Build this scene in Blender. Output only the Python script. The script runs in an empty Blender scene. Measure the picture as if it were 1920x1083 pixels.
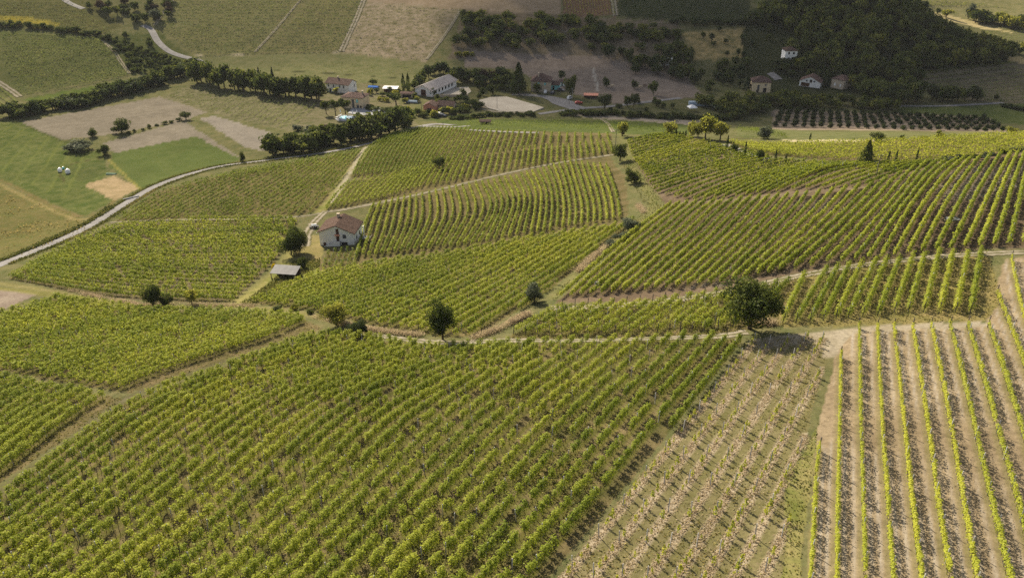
import bpy, math, random
import numpy as np
R = math.radians
rng = np.random.default_rng(7)
random.seed(7)
sc = bpy.context.scene
COL = sc.collection

# ------------------------------------------------------------------ camera, sky, sun, exposure
CAMZ = 130.0
PITCH = 29.0
FPX = 1478.0
cam_d = bpy.data.cameras.new('camera')
cam = bpy.data.objects.new('camera', cam_d); COL.objects.link(cam)
cam.location = (0, 0, CAMZ); cam.rotation_euler = (R(90 - PITCH), 0, 0)
cam_d.sensor_fit = 'HORIZONTAL'; cam_d.angle = 2 * math.atan(960 / FPX)
cam_d.clip_start = 1; cam_d.clip_end = 8000
sc.camera = cam
SUN_EL, SUN_AZ = 30.0, -28.0
w = bpy.data.worlds.new('World'); sc.world = w; w.use_nodes = True
nt = w.node_tree; bg = nt.nodes['Background']
sky = nt.nodes.new('ShaderNodeTexSky'); sky.sky_type = 'NISHITA'; sky.sun_disc = False
sky.sun_elevation = R(SUN_EL); sky.sun_rotation = R(SUN_AZ); sky.air_density = 1.0; sky.dust_density = 2.0
wb = nt.nodes.new('ShaderNodeHueSaturation'); wb.inputs['Saturation'].default_value = .42
nt.links.new(sky.outputs[0], wb.inputs['Color']); nt.links.new(wb.outputs[0], bg.inputs[0]); bg.inputs[1].default_value = 0.065
sd = bpy.data.lights.new('sun', 'SUN'); sd.energy = 5.0; sd.angle = R(0.6); sd.color = (1, .86, .63)
so = bpy.data.objects.new('sun', sd); COL.objects.link(so)
so.rotation_euler = (R(90 - SUN_EL), 0, R(-SUN_AZ) + math.pi)
so.location = (0, 0, 300)
sc.view_settings.view_transform = 'Standard'; sc.view_settings.look = 'None'
sc.view_settings.exposure = 1.12; sc.view_settings.gamma = 1
sc.cycles.use_denoising = False; sc.cycles.max_bounces = 5; sc.cycles.diffuse_bounces = 3; sc.cycles.transmission_bounces = 3
sc.cycles.transparent_max_bounces = 12; sc.cycles.volume_bounces = 0

# ------------------------------------------------------------------ helpers
def vn(x, y, s, seed=0):
    r = np.random.default_rng(seed).random((128, 128))
    x = np.asarray(x) / s; y = np.asarray(y) / s
    i = np.floor(x).astype(int); j = np.floor(y).astype(int)
    fx = x - i; fy = y - j; fx = fx * fx * (3 - 2 * fx); fy = fy * fy * (3 - 2 * fy)
    a = r[i % 128, j % 128]; b = r[(i + 1) % 128, j % 128]; c = r[i % 128, (j + 1) % 128]; d = r[(i + 1) % 128, (j + 1) % 128]
    return (a * (1 - fx) + b * fx) * (1 - fy) + (c * (1 - fx) + d * fx) * fy
def fbm(x, y, s, seed=0):
    return .55 * vn(x, y, s, seed) + .28 * vn(x, y, s * .45, seed + 1) + .17 * vn(x, y, s * .2, seed + 2)

cp, sp = math.cos(R(PITCH)), math.sin(R(PITCH))
def rays(uv):
    uv = np.asarray(uv, float).reshape(-1, 2)
    a = (uv[:, 0] - 960) / FPX; b = -(uv[:, 1] - 541.5) / FPX
    return np.stack([a, cp + b * sp, -sp + b * cp], 1)

# ------------------------------------------------------------------ terrain: heights through surveyed points
CPT = []
def add_pts(s):
    for q in s.split():
        CPT.append(tuple(float(t) for t in q.split(',')))
add_pts('''-200,1083,64 500,1083,62 960,1083,61 1400,1083,60 1920,1083,59 2150,1083,59 0,1400,57 960,1400,55 1920,1400,54
-150,850,73 300,850,70 700,850,67 1100,850,64.5 1500,850,62.5 1920,850,60.5
-150,700,82 150,700,80 500,700,77 830,700,74 1200,700,69 1550,700,65 1920,700,61.5
-100,620,88 300,620,85 600,610,82 830,640,78 1100,630,73.5 1400,620,68 1650,610,65 1920,600,62.5
-100,540,96 150,550,93 430,570,90 700,560,87 950,560,82 1080,550,79 1300,550,73.5 1500,530,70 1750,500,66.5 1920,480,64.5
0,500,101 150,470,104 350,460,102 560,470,99 640,460,99 800,470,95 1000,460,90 1150,440,86 1300,450,79 1500,430,73 1700,420,69.5 1920,400,67
50,430,110 200,400,110 400,390,107 600,395,104 800,390,101 1000,380,98 1160,380,93 1250,385,88 1400,370,81 1600,350,76.5 1800,350,72 1920,340,70
0,350,117 250,340,114.5 450,318,113 650,320,109.5 800,320,107 1000,310,103.5 1150,300,99 1250,310,93 1400,300,87 1600,308,82 1800,303,77.5 1920,290,75.5
700,275,114 800,243,116 950,248,109.5 1100,255,104.5 1170,255,101.5 1260,262,97.5 1360,265,94 1480,270,90 1640,265,86 1800,258,83 1930,251,81 2080,250,79
500,300,116 0,230,120 250,290,118.5 200,250,120 400,215,121 600,240,119.5 550,180,122 700,200,122 850,228,121.5 950,200,122 1100,228,121
1300,228,122 1200,190,122 1420,237,122 1600,235,122 1800,235,122 1920,235,122 1800,195,122 1930,200,121 -150,300,119 -150,420,112 -150,200,118''')
P = []
for (u, v, h) in CPT:
    d = rays([(u, v)])[0]; t = -h / d[2]
    P.append((d[0] * t, d[1] * t, -h))
def hill(u, foot, slope, vs, h0=122.0):
    d = rays([(u, foot)])[0]; y0 = -h0 * d[1] / d[2]; s = math.tan(R(slope))
    for v in vs:
        d = rays([(u, v)])[0]; m = -d[2] / d[1]
        y = (h0 + s * y0) / (m + s)
        P.append((d[0] / d[1] * y, y, -m * y))
for u, foot, sl, vs in [(0, 180, 10, (180, 130, 80, 40, 0)), (150, 165, 10, (165, 110, 60, 10, -30)), (320, 125, 11, (125, 80, 40, 0, -30)),
                        (480, 112, 12, (112, 70, 30, -10)), (640, 112, 13, (112, 70, 30, -10)), (800, 122, 13, (122, 80, 40, 0)),
                        (950, 118, 14, (118, 80, 40, 0)), (1100, 112, 15, (112, 80, 40, 0)), (1280, 128, 16, (128, 90, 50, 0)),
                        (1420, 140, 16, (140, 100, 60, 20)), (1560, 150, 20, (150, 110, 70, 30, 0)), (1680, 160, 18, (160, 120, 80, 40, 10)),
                        (1790, 145, 13, (145, 115, 82)), (1870, 145, 8, (145, 125)), (-150, 190, 9, (190, 130, 60, 0))]:
    hill(u, foot, sl, vs)
for (u, v, h) in [(1850, 60, 122), (1780, 25, 119), (1900, 20, 117), (1920, 85, 122), (1980, 120, 120), (2050, 60, 120)]:
    d = rays([(u, v)])[0]; t = -h / d[2]; P.append((d[0] * t, d[1] * t, -h))
for q in [(-500, 100, -100), (-600, 400, -112), (-700, 800, -60), (-300, 1000, -15), (0, 1000, -10), (300, 1000, -25), (700, 900, -70), (550, 350, -90),
          (450, 100, -62), (0, -60, -50), (-300, -60, -70), (300, -60, -52), (-900, 1200, -20), (900, 1300, -20), (0, 1400, 0), (-450, 250, -118)]:
    P.append(q)
P = np.array(P)
S = 100.0
Xc = P[:, :2] / S
def tps(r2): return .5 * r2 * np.log(np.maximum(r2, 1e-12))
n = len(P)
K = tps(((Xc[:, None] - Xc[None]) ** 2).sum(-1)) + 0.004 * np.eye(n)
Pm = np.concatenate([np.ones((n, 1)), Xc], 1)
A = np.block([[K, Pm], [Pm.T, np.zeros((3, 3))]])
sol = np.linalg.solve(A, np.concatenate([P[:, 2], np.zeros(3)]))
GX0, GX1, GY0, GY1, GS = -900., 900., -60., 1400., 2.5
gx = np.arange(GX0, GX1 + GS, GS); gy = np.arange(GY0, GY1 + GS, GS)
G = np.zeros((len(gy), len(gx)))
for i, yy in enumerate(gy):
    q = np.stack([gx, np.full_like(gx, yy)], 1) / S
    G[i] = tps(((q[:, None] - Xc[None]) ** 2).sum(-1)) @ sol[:n] + sol[n] + q @ sol[n + 1:]
G = np.clip(G, -124, 60) + CAMZ
XX, YY = np.meshgrid(gx, gy)
G += (fbm(XX, YY, 22, 3) - .5) * 0.7
def H(x, y):
    fx = np.clip((np.asarray(x, float) - GX0) / GS, 0, len(gx) - 1.001); fy = np.clip((np.asarray(y, float) - GY0) / GS, 0, len(gy) - 1.001)
    i = fx.astype(int); j = fy.astype(int); a = fx - i; b = fy - j
    return (G[j, i] * (1 - a) + G[j, i + 1] * a) * (1 - b) + (G[j + 1, i] * (1 - a) + G[j + 1, i + 1] * a) * b
def at(uv):
    """where the sight line through each photo point meets the terrain"""
    d = rays(uv); n = len(d)
    ts = 40 * 1.0035 ** np.arange(1040)
    lo = np.full(n, 40.); hi = np.full(n, ts[-1]); done = np.zeros(n, bool)
    for t in ts:
        p = d * t
        below = (CAMZ + p[:, 2] < H(p[:, 0], p[:, 1])) & ~done
        hi[below] = t; lo[below] = t / 1.0035; done |= below
    for _ in range(14):
        m = (lo + hi) / 2; p = d * m[:, None]
        b = CAMZ + p[:, 2] < H(p[:, 0], p[:, 1])
        hi = np.where(b, m, hi); lo = np.where(b, lo, m)
    p = d * hi[:, None]
    return p[:, :2]
def xyz(u, v):
    p = at([(u, v)])[0]; return float(p[0]), float(p[1]), float(H(p[0], p[1]))
def mpp(x, y, z):
    """metres per photo pixel at a place"""
    return (y * cp + (CAMZ - z) * sp) / FPX

# ------------------------------------------------------------------ mesh building
def add_mesh(name, V, F, mat=None, parent=None, attrs=None, smooth=False, link=True, mats=None, fmat=None):
    me = bpy.data.meshes.new(name)
    V = np.asarray(V, np.float32).reshape(-1, 3)
    if isinstance(F, np.ndarray):
        k = F.shape[1]
        me.vertices.add(len(V)); me.vertices.foreach_set('co', V.ravel())
        me.loops.add(F.size); me.loops.foreach_set('vertex_index', F.astype(np.int32).ravel())
        me.polygons.add(len(F)); me.polygons.foreach_set('loop_start', np.arange(0, F.size, k, dtype=np.int32))
        if fmat is not None: me.polygons.foreach_set('material_index', fmat.astype(np.int32))
        me.update(calc_edges=True)
    else:
        me.from_pydata(V.tolist(), [], F)
        if fmat is not None:
            for p, m in zip(me.polygons, fmat): p.material_index = m
    if attrs:
        for k, a in attrs.items():
            a = np.asarray(a, np.float32)
            if a.ndim == 2:
                at_ = me.attributes.new(k, 'FLOAT_COLOR', 'POINT'); at_.data.foreach_set('color', np.concatenate([a, np.ones((len(a), 1), np.float32)], 1).ravel())
            else:
                at_ = me.attributes.new(k, 'FLOAT', 'POINT'); at_.data.foreach_set('value', a)
    if smooth: me.shade_smooth()
    for m in (mats or ([mat] if mat else [])): me.materials.append(m)
    if not link: return me
    o = bpy.data.objects.new(name, me); COL.objects.link(o)
    if parent: o.parent = parent
    return o
def tag(o, label=None, cat=None, group=None, kind=None):
    if label: o['label'] = label
    if cat: o['category'] = cat
    if group: o['group'] = group
    if kind: o['kind'] = kind
    return o
def inst(name, me, parent=None, loc=(0, 0, 0)):
    o = bpy.data.objects.new(name, me); COL.objects.link(o); o.location = loc
    if parent: o.parent = parent
    return o
def empty(name, loc, rz=0, scale=None):
    o = bpy.data.objects.new(name, None); COL.objects.link(o); o.location = loc; o.rotation_euler = (0, 0, rz); o.empty_display_size = .5
    if scale: o.scale = scale
    return o
class MB:
    def __init__(s): s.V = []; s.F = []
    def poly(s, pts):
        k = len(s.V); s.V += [tuple(p) for p in pts]; s.F.append(list(range(k, k + len(pts)))); return s
    def box(s, x0, x1, y0, y1, z0, z1):
        k = len(s.V)
        s.V += [(x, y, z) for z in (z0, z1) for (x, y) in ((x0, y0), (x1, y0), (x1, y1), (x0, y1))]
        s.F += [[k + a for a in f] for f in ((3, 2, 1, 0), (4, 5, 6, 7), (0, 1, 5, 4), (1, 2, 6, 5), (2, 3, 7, 6), (3, 0, 4, 7))]; return s
    def tube(s, pts, rad, n=6):
        k0 = len(s.V); pts = [np.array(p, float) for p in pts]
        if not hasattr(rad, '__len__'): rad = [rad] * len(pts)
        for i, p in enumerate(pts):
            d = pts[min(i + 1, len(pts) - 1)] - pts[max(i - 1, 0)]; d /= np.linalg.norm(d) + 1e-9
            a = np.cross(d, (0, 0, 1) if abs(d[2]) < .9 else (1, 0, 0)); a /= np.linalg.norm(a); b = np.cross(d, a)
            for q in range(n):
                t = 2 * math.pi * q / n; s.V.append(tuple(p + rad[i] * (a * math.cos(t) + b * math.sin(t))))
        for i in range(len(pts) - 1):
            for q in range(n):
                s.F.append([k0 + i * n + q, k0 + i * n + (q + 1) % n, k0 + (i + 1) * n + (q + 1) % n, k0 + (i + 1) * n + q])
        s.F.append([k0 + q for q in range(n)][::-1]); s.F.append([k0 + (len(pts) - 1) * n + q for q in range(n)]); return s
    def prism(s, prof, x0, x1):
        """profile in (y, z), extruded along x"""
        k = len(s.V); n = len(prof)
        s.V += [(x0, y, z) for y, z in prof] + [(x1, y, z) for y, z in prof]
        s.F += [[k + i, k + (i + 1) % n, k + n + (i + 1) % n, k + n + i] for i in range(n)]
        s.F += [list(range(k + n - 1, k - 1, -1)), list(range(k + n, k + 2 * n))]; return s
    def build(s, name, mat, parent=None, smooth=False): return add_mesh(name, np.array(s.V), s.F, mat, parent, smooth=smooth)

def quad_cloud(C, size, up=0.0, outward=None, ow=.8, stretch=1.0):
    """a small leaf-like quad at every centre, facing at random"""
    N = len(C); nrm = rng.normal(size=(N, 3)); nrm /= np.linalg.norm(nrm, axis=1)[:, None]
    if outward is not None: nrm = nrm * (1 - ow) + outward * ow
    nrm[:, 2] += up
    nrm /= np.linalg.norm(nrm, axis=1)[:, None] + 1e-9
    a = np.cross(nrm, rng.normal(size=(N, 3))); a /= np.linalg.norm(a, axis=1)[:, None] + 1e-9
    b = np.cross(nrm, a)
    s = np.broadcast_to(np.asarray(size, float).reshape(-1, 1), (N, 1)) * .5
    e = rng.uniform(.75, 1.3, (N, 4, 1))
    V = np.stack([C + (-a) * s * e[:, 0] * stretch, C + (-b) * s * e[:, 1], C + a * s * e[:, 2] * stretch, C + b * s * e[:, 3]], 1)
    return V.reshape(-1, 3), np.arange(N * 4).reshape(N, 4)

# ------------------------------------------------------------------ materials
def newmat(name):
    m = bpy.data.materials.new(name); m.use_nodes = True
    for x in list(m.node_tree.nodes): m.node_tree.nodes.remove(x)
    return m, m.node_tree
def ramp(nt, stops):
    r = nt.nodes.new('ShaderNodeValToRGB'); e = r.color_ramp.elements
    while len(e) > 1: e.remove(e[0])
    e[0].position = stops[0][0]; e[0].color = (*stops[0][1], 1)
    for p, c in stops[1:]:
        k = e.new(p); k.color = (*c, 1)
    return r
def leaf_mat(name, stops, trans=.4, tint=1.0, vary=.25):
    m, nt = newmat(name); N = nt.nodes.new; L = nt.links.new
    at_ = N('ShaderNodeAttribute'); at_.attribute_name = 'tint'
    inf = N('ShaderNodeObjectInfo')
    ma = N('ShaderNodeMath'); ma.operation = 'MULTIPLY_ADD'; ma.inputs[1].default_value = vary; L(inf.outputs['Random'], ma.inputs[0])
    ad = N('ShaderNodeMath'); ad.operation = 'SUBTRACT'; ad.inputs[1].default_value = vary / 2; L(at_.outputs['Fac'], ad.inputs[0]); L(ad.outputs[0], ma.inputs[2])
    r = ramp(nt, stops); L(ma.outputs[0], r.inputs[0])
    d = N('ShaderNodeBsdfDiffuse'); t = N('ShaderNodeBsdfTranslucent'); mx = N('ShaderNodeMixShader'); mx.inputs[0].default_value = trans
    hs = N('ShaderNodeHueSaturation'); hs.inputs['Hue'].default_value = .495; hs.inputs['Saturation'].default_value = 1.0; hs.inputs['Value'].default_value = tint
    L(r.outputs[0], d.inputs[0]); L(r.outputs[0], hs.inputs['Color']); L(hs.outputs[0], t.inputs[0]); L(d.outputs[0], mx.inputs[1]); L(t.outputs[0], mx.inputs[2])
    g = N('ShaderNodeBsdfGlossy'); g.inputs[0].default_value = (.6, .6, .6, 1); g.inputs['Roughness'].default_value = .5
    m2 = N('ShaderNodeMixShader'); m2.inputs[0].default_value = .008; L(mx.outputs[0], m2.inputs[1]); L(g.outputs[0], m2.inputs[2])
    o = N('ShaderNodeOutputMaterial'); L(m2.outputs[0], o.inputs[0]); return m
def noise_mat(name, a, b, scale=2.0, rough=.85, bump=0.0, spec=.04, metal=0.0, wave=None):
    m, nt = newmat(name); N = nt.nodes.new; L = nt.links.new
    tc = N('ShaderNodeNewGeometry') ; no = N('ShaderNodeTexNoise'); no.inputs['Scale'].default_value = scale; no.inputs['Detail'].default_value = 5
    oc = N('ShaderNodeTexCoord'); L(oc.outputs['Object'], no.inputs['Vector'])
    r = ramp(nt, [(.3, a), (.7, b)]); L(no.outputs[0], r.inputs[0])
    p = N('ShaderNodeBsdfPrincipled'); p.inputs['Roughness'].default_value = rough; p.inputs['Specular IOR Level'].default_value = spec; p.inputs['Metallic'].default_value = metal
    L(r.outputs[0], p.inputs['Base Color'])
    h = no.outputs[0]
    if wave:
        wv = N('ShaderNodeTexWave'); wv.bands_direction = wave[0]; wv.inputs['Scale'].default_value = wave[1]; wv.inputs['Distortion'].default_value = .4
        L(oc.outputs['Object'], wv.inputs['Vector'])
        mx = N('ShaderNodeMix'); mx.data_type = 'RGBA'; mx.blend_type = 'MULTIPLY'; mx.inputs[0].default_value = .35
        L(r.outputs[0], mx.inputs[6]); L(wv.outputs[0], mx.inputs[7]); L(mx.outputs[2], p.inputs['Base Color']); h = wv.outputs[1]
    if bump:
        bp = N('ShaderNodeBump'); bp.inputs['Strength'].default_value = bump; bp.inputs['Distance'].default_value = .15; L(h, bp.inputs['Height']); L(bp.outputs[0], p.inputs['Normal'])
    o = N('ShaderNodeOutputMaterial'); L(p.outputs[0], o.inputs[0]); return m
M_VINE = leaf_mat('vine_leaf', [(0, (.032, .06, .007)), (.3, (.10, .145, .014)), (.6, (.225, .27, .030)), (1, (.40, .41, .05))], .40, 1.2)
M_DVINE = leaf_mat('distant_vine_leaf', [(0, (.028, .042, .014)), (.5, (.085, .095, .026)), (1, (.20, .16, .07))], .3)
M_TREE = leaf_mat('tree_leaf', [(0, (.022, .038, .010)), (.45, (.068, .092, .020)), (.8, (.135, .155, .03)), (1, (.20, .20, .035))], .4)
M_TREEB = leaf_mat('blue_tree_leaf', [(0, (.018, .032, .013)), (.5, (.055, .078, .025)), (1, (.13, .15, .04))], .35)
M_TREEL = leaf_mat('light_tree_leaf', [(0, (.08, .10, .016)), (.5, (.22, .23, .035)), (1, (.42, .38, .06))], .6, 1.2)  # light green leaves, colour raised so the lane crowns look sunlit
M_GREY = leaf_mat('grey_leaf', [(0, (.06, .075, .045)), (.5, (.12, .14, .085)), (1, (.2, .21, .14))], .3)
M_YEL = leaf_mat('yellow_leaf', [(0, (.25, .2, .01)), (1, (.6, .48, .02))], .4)
M_RED = leaf_mat('red_leaf', [(0, (.03, .022, .014)), (1, (.10, .07, .045))], .3)
M_STRAW = leaf_mat('straw_blade', [(0, (.15, .125, .07)), (.4, (.34, .275, .17)), (1, (.52, .43, .29))], .45, 1.1)
M_GRASS = leaf_mat('grass_blade', [(0, (.06, .08, .02)), (.5, (.14, .145, .03)), (1, (.33, .27, .10))], .35)
M_BARK = noise_mat('bark', (.05, .038, .028), (.1, .08, .06), 3)
M_POST = noise_mat('grey_post', (.34, .34, .35), (.5, .5, .52), 2)
M_WPOST = noise_mat('wood_post', (.09, .075, .06), (.17, .15, .13), 2)
M_ROAD = noise_mat('asphalt', (.145, .14, .145), (.215, .21, .215), .35, .9, .3)
M_GRAVEL = noise_mat('gravel', (.21, .185, .145), (.33, .30, .25), .35, .95, .3)
def track_mat():
    m, nt = newmat('rutted_gravel'); N = nt.nodes.new; L = nt.links.new
    a = N('ShaderNodeAttribute'); a.attribute_name = 'across'; g = N('ShaderNodeNewGeometry')
    no = N('ShaderNodeTexNoise'); no.inputs['Scale'].default_value = .5; no.inputs['Detail'].default_value = 6; no.inputs['Roughness'].default_value = .7; L(g.outputs['Position'], no.inputs['Vector'])
    ab = N('ShaderNodeMath'); ab.operation = 'ABSOLUTE'; L(a.outputs['Fac'], ab.inputs[0])
    d = N('ShaderNodeMath'); d.operation = 'SUBTRACT'; L(ab.outputs[0], d.inputs[0]); d.inputs[1].default_value = .5
    d2 = N('ShaderNodeMath'); d2.operation = 'ABSOLUTE'; L(d.outputs[0], d2.inputs[0])
    k = N('ShaderNodeMath'); k.operation = 'MULTIPLY_ADD'; L(d2.outputs[0], k.inputs[0]); k.inputs[1].default_value = -.75; L(no.outputs[0], k.inputs[2])
    r = ramp(nt, [(.10, (.07, .07, .027)), (.30, (.155, .14, .10)), (.50, (.25, .225, .185))]); L(k.outputs[0], r.inputs[0])
    p = N('ShaderNodeBsdfPrincipled'); p.inputs['Roughness'].default_value = .95; p.inputs['Specular IOR Level'].default_value = 0; L(r.outputs[0], p.inputs['Base Color'])
    bp = N('ShaderNodeBump'); bp.inputs['Strength'].default_value = .5; bp.inputs['Distance'].default_value = .12; L(no.outputs[0], bp.inputs['Height']); L(bp.outputs[0], p.inputs['Normal'])
    o = N('ShaderNodeOutputMaterial'); L(p.outputs[0], o.inputs[0]); return m
M_GTRACK = noise_mat('worn_grass', (.15, .145, .055), (.28, .24, .12), .3, .95, .3)
M_WHITE = noise_mat('white_plaster', (.74, .74, .73), (.86, .86, .86), .6)
M_CREAM = noise_mat('cream_plaster', (.62, .5, .33), (.7, .57, .39), .6)
M_PINK = noise_mat('pink_plaster', (.55, .24, .17), (.62, .3, .22), .8)
M_BEIGE = noise_mat('beige_plaster', (.42, .35, .27), (.52, .44, .35), .8)
M_TILE = noise_mat('clay_tile', (.10, .064, .052), (.17, .112, .092), 1.1, .9, .6, wave=('Y', 3.2))
M_TILE2 = noise_mat('old_clay_tile', (.115, .075, .068), (.195, .13, .115), 1.1, .9, .6, wave=('X', 3.2))
M_GREYROOF = noise_mat('grey_sheet', (.33, .30, .30), (.45, .42, .42), .4, .7, .4, wave=('X', 2.0))
M_SHEET = noise_mat('pale_sheet', (.085, .09, .105), (.14, .145, .165), .8, .5, .2)
M_DARK = noise_mat('dark_opening', (.012, .012, .014), (.03, .03, .035), 2, .4)
M_WIN = noise_mat('window_glass', (.05, .06, .08), (.09, .1, .12), 2, .15, spec=.6)
M_BROWN = noise_mat('brown_wood', (.06, .03, .02), (.11, .06, .04), 3)
M_TURQ = noise_mat('turquoise_paint', (.16, .46, .48), (.22, .55, .56), 2)
M_BLUE = noise_mat('blue_tarp', (.03, .12, .45), (.06, .18, .55), 2)
M_CONC = noise_mat('concrete', (.22, .225, .24), (.31, .32, .34), .5)
M_WATER = noise_mat('pool_water', (.16, .55, .66), (.25, .66, .75), .5, .08, spec=.5)
M_SAND = noise_mat('sand', (.33, .295, .25), (.42, .385, .33), .12, .95)
M_CLOTH = noise_mat('white_cloth', (.78, .79, .82), (.88, .88, .9), 2)
M_NET = noise_mat('blue_grey_film', (.22, .3, .4), (.32, .4, .5), 1, .4)
M_TYRE = noise_mat('rubber', (.015, .015, .015), (.03, .03, .03), 4)
M_STEEL = noise_mat('steel', (.3, .3, .32), (.5, .5, .52), 3, .4, metal=.6)
def ground_mat():
    m, nt = newmat('ground_cover'); N = nt.nodes.new; L = nt.links.new
    a = N('ShaderNodeAttribute'); a.attribute_name = 'cola'; b = N('ShaderNodeAttribute'); b.attribute_name = 'colb'
    g = N('ShaderNodeNewGeometry')
    n1 = N('ShaderNodeTexNoise'); n1.inputs['Scale'].default_value = .22; n1.inputs['Detail'].default_value = 8; n1.inputs['Roughness'].default_value = .68
    n2 = N('ShaderNodeTexNoise'); n2.inputs['Scale'].default_value = 1.6; n2.inputs['Detail'].default_value = 6; n2.inputs['Roughness'].default_value = .75
    L(g.outputs['Position'], n1.inputs['Vector']); L(g.outputs['Position'], n2.inputs['Vector'])
    r1 = ramp(nt, [(.36, (0, 0, 0)), (.64, (1, 1, 1))]); L(n1.outputs[0], r1.inputs[0])
    mx = N('ShaderNodeMix'); mx.data_type = 'RGBA'; L(r1.outputs[0], mx.inputs[0]); L(a.outputs['Color'], mx.inputs[6]); L(b.outputs['Color'], mx.inputs[7])
    r2 = ramp(nt, [(.28, (.5, .5, .5)), (.72, (1.0, 1.0, 1.0))]); L(n2.outputs[0], r2.inputs[0])
    m2 = N('ShaderNodeMix'); m2.data_type = 'RGBA'; m2.blend_type = 'MULTIPLY'; m2.inputs[0].default_value = 1; L(mx.outputs[2], m2.inputs[6]); L(r2.outputs[0], m2.inputs[7])
    hs = N('ShaderNodeBrightContrast'); L(m2.outputs[2], hs.inputs[0]); hs.inputs[1].default_value = 0.0
    gm = N('ShaderNodeMix'); gm.data_type = 'RGBA'; gm.blend_type = 'MULTIPLY'; gm.inputs[0].default_value = 1; gm.inputs[7].default_value = (1.25, 1.25, 1.25, 1); gm.clamp_result = False
    L(hs.outputs[0], gm.inputs[6])
    p = N('ShaderNodeBsdfPrincipled'); p.inputs['Roughness'].default_value = .95; p.inputs['Specular IOR Level'].default_value = .0; L(gm.outputs[2], p.inputs['Base Color'])
    bp = N('ShaderNodeBump'); bp.inputs['Strength'].default_value = .3; bp.inputs['Distance'].default_value = .2; L(n2.outputs[0], bp.inputs['Height']); L(bp.outputs[0], p.inputs['Normal'])
    o = N('ShaderNodeOutputMaterial'); L(p.outputs[0], o.inputs[0]); return m
M_GROUND = ground_mat(); M_TRACK = track_mat()

# ------------------------------------------------------------------ vineyard plans (photo points resolved onto the terrain)
def resample(p, m):
    p = np.asarray(p, float); d = np.r_[0, np.cumsum(np.linalg.norm(np.diff(p, axis=0), axis=1))]
    t = np.linspace(0, d[-1], m); return np.stack([np.interp(t, d, p[:, 0]), np.interp(t, d, p[:, 1])], 1)
def smooth_curve(p, m=40):
    p = np.asarray(p, float)
    if len(p) < 3: return resample(p, m)
    q = np.concatenate([[2 * p[0] - p[1]], p, [2 * p[-1] - p[-2]]]); out = []
    for i in range(1, len(q) - 2):
        for t in np.linspace(0, 1, 8, endpoint=False):
            a, b, c, d = q[i - 1], q[i], q[i + 1], q[i + 2]
            out.append(.5 * (2 * b + (c - a) * t + (2 * a - 5 * b + 4 * c - d) * t * t + (3 * b - a - 3 * c + d) * t ** 3))
    out.append(p[-1]); return resample(out, m)
def world_line(px, m=26):
    return resample(at(smooth_curve(px, 40)), m)
def rows_between(guides, counts):
    W = [world_line(g) for g in guides]; out = []
    for i in range(len(W) - 1):
        n = counts[i] if hasattr(counts, '__len__') else counts
        for k in range(n): out.append(W[i] + (W[i + 1] - W[i]) * (k / n))
    out.append(W[-1]); return out
def rows_parallel(base, spacing, n0, n1):
    B = world_line(base); d = B[-1] - B[0]; d /= np.linalg.norm(d); nr = np.array([d[1], -d[0]])
    B0 = B[0] - d * 60; B1 = B[-1] + d * 60; B = np.concatenate([[B0], B, [B1]]); B = resample(B, 60)
    return [B + nr * spacing * k for k in range(n0, n1 + 1)]
def inside(pt, poly):
    x, y = pt[:, 0], pt[:, 1]; r = np.zeros(len(pt), bool); j = len(poly) - 1
    for i in range(len(poly)):
        xi, yi = poly[i]; xj, yj = poly[j]
        if yi != yj: r ^= ((yi > y) != (yj > y)) & (x < (xj - xi) * (y - yi) / (yj - yi) + xi)
        j = i
    return r
def densify(p, k=6):
    p = np.asarray(p, float); q = np.roll(p, -1, 0); return np.concatenate([p[i] + (q[i] - p[i]) * np.linspace(0, 1, k, endpoint=False)[:, None] for i in range(len(p))])
def wpoly(px): return at(densify(px))
def clip_rows(rows, poly):
    W = wpoly(poly); out = []
    for r in rows:
        q = resample(r, 220); m = inside(q, W)
        if m.sum() < 6: continue
        idx = np.nonzero(m)[0]; br = np.nonzero(np.diff(idx) > 1)[0]
        segs = np.split(idx, br + 1); s = max(segs, key=len)
        if len(s) >= 6: out.append(resample(q[s], 26))
    return out
def explicit(lines): return [world_line(l) for l in lines]

FIELDS = {}
def field(key, rows, **k): FIELDS[key] = dict(rows=rows, **k)
P_F7 = [(530, 648), (240, 752), (-20, 940), (-340, 1160), (-340, 1300), (700, 1300), (880, 1260), (1030, 1080), (1215, 860), (1392, 638), (1340, 634), (1150, 640), (960, 644), (830, 652), (690, 634), (610, 622)]
field('F7', clip_rows(rows_between([[(560, 626), (240, 752), (0, 925), (-360, 1190)], [(1405, 618), (1215, 860), (1030, 1083), (860, 1290)]], 36), P_F7),
      sp=1.0, gap=.17, h=(.4, 1.85), lat=.22, clump=.20, dens=3.2, tint=.6, under='shaded_weed', post=6.5)
F6P = [(-120, 640), (0, 592), (110, 558), (280, 582), (440, 584), (560, 594), (606, 616), (520, 642), (245, 736), (120, 718), (0, 694), (-120, 690)]
F6B = [(-120, 700), (0, 704), (120, 728), (232, 748), (0, 905), (-220, 1060), (-220, 760)]
base6 = [(545, 626), (235, 738), (0, 912)]
r6 = rows_parallel(base6, 2.35, 1, 46)
field('F6', clip_rows(r6, F6P), sp=1.15, gap=.05, h=(.45, 1.9), lat=.30, clump=.24, dens=3.4, tint=.62, under='shaded_weed', post=8)
field('F6B', clip_rows(r6, F6B), sp=1.15, gap=.06, h=(.45, 1.9), lat=.27, clump=.23, dens=3.2, tint=.6, under='shaded_weed', post=8)
F5P = [(18, 522), (150, 446), (232, 418), (400, 412), (560, 412), (545, 445), (525, 480), (440, 566), (330, 566), (250, 562), (120, 545)]
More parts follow.
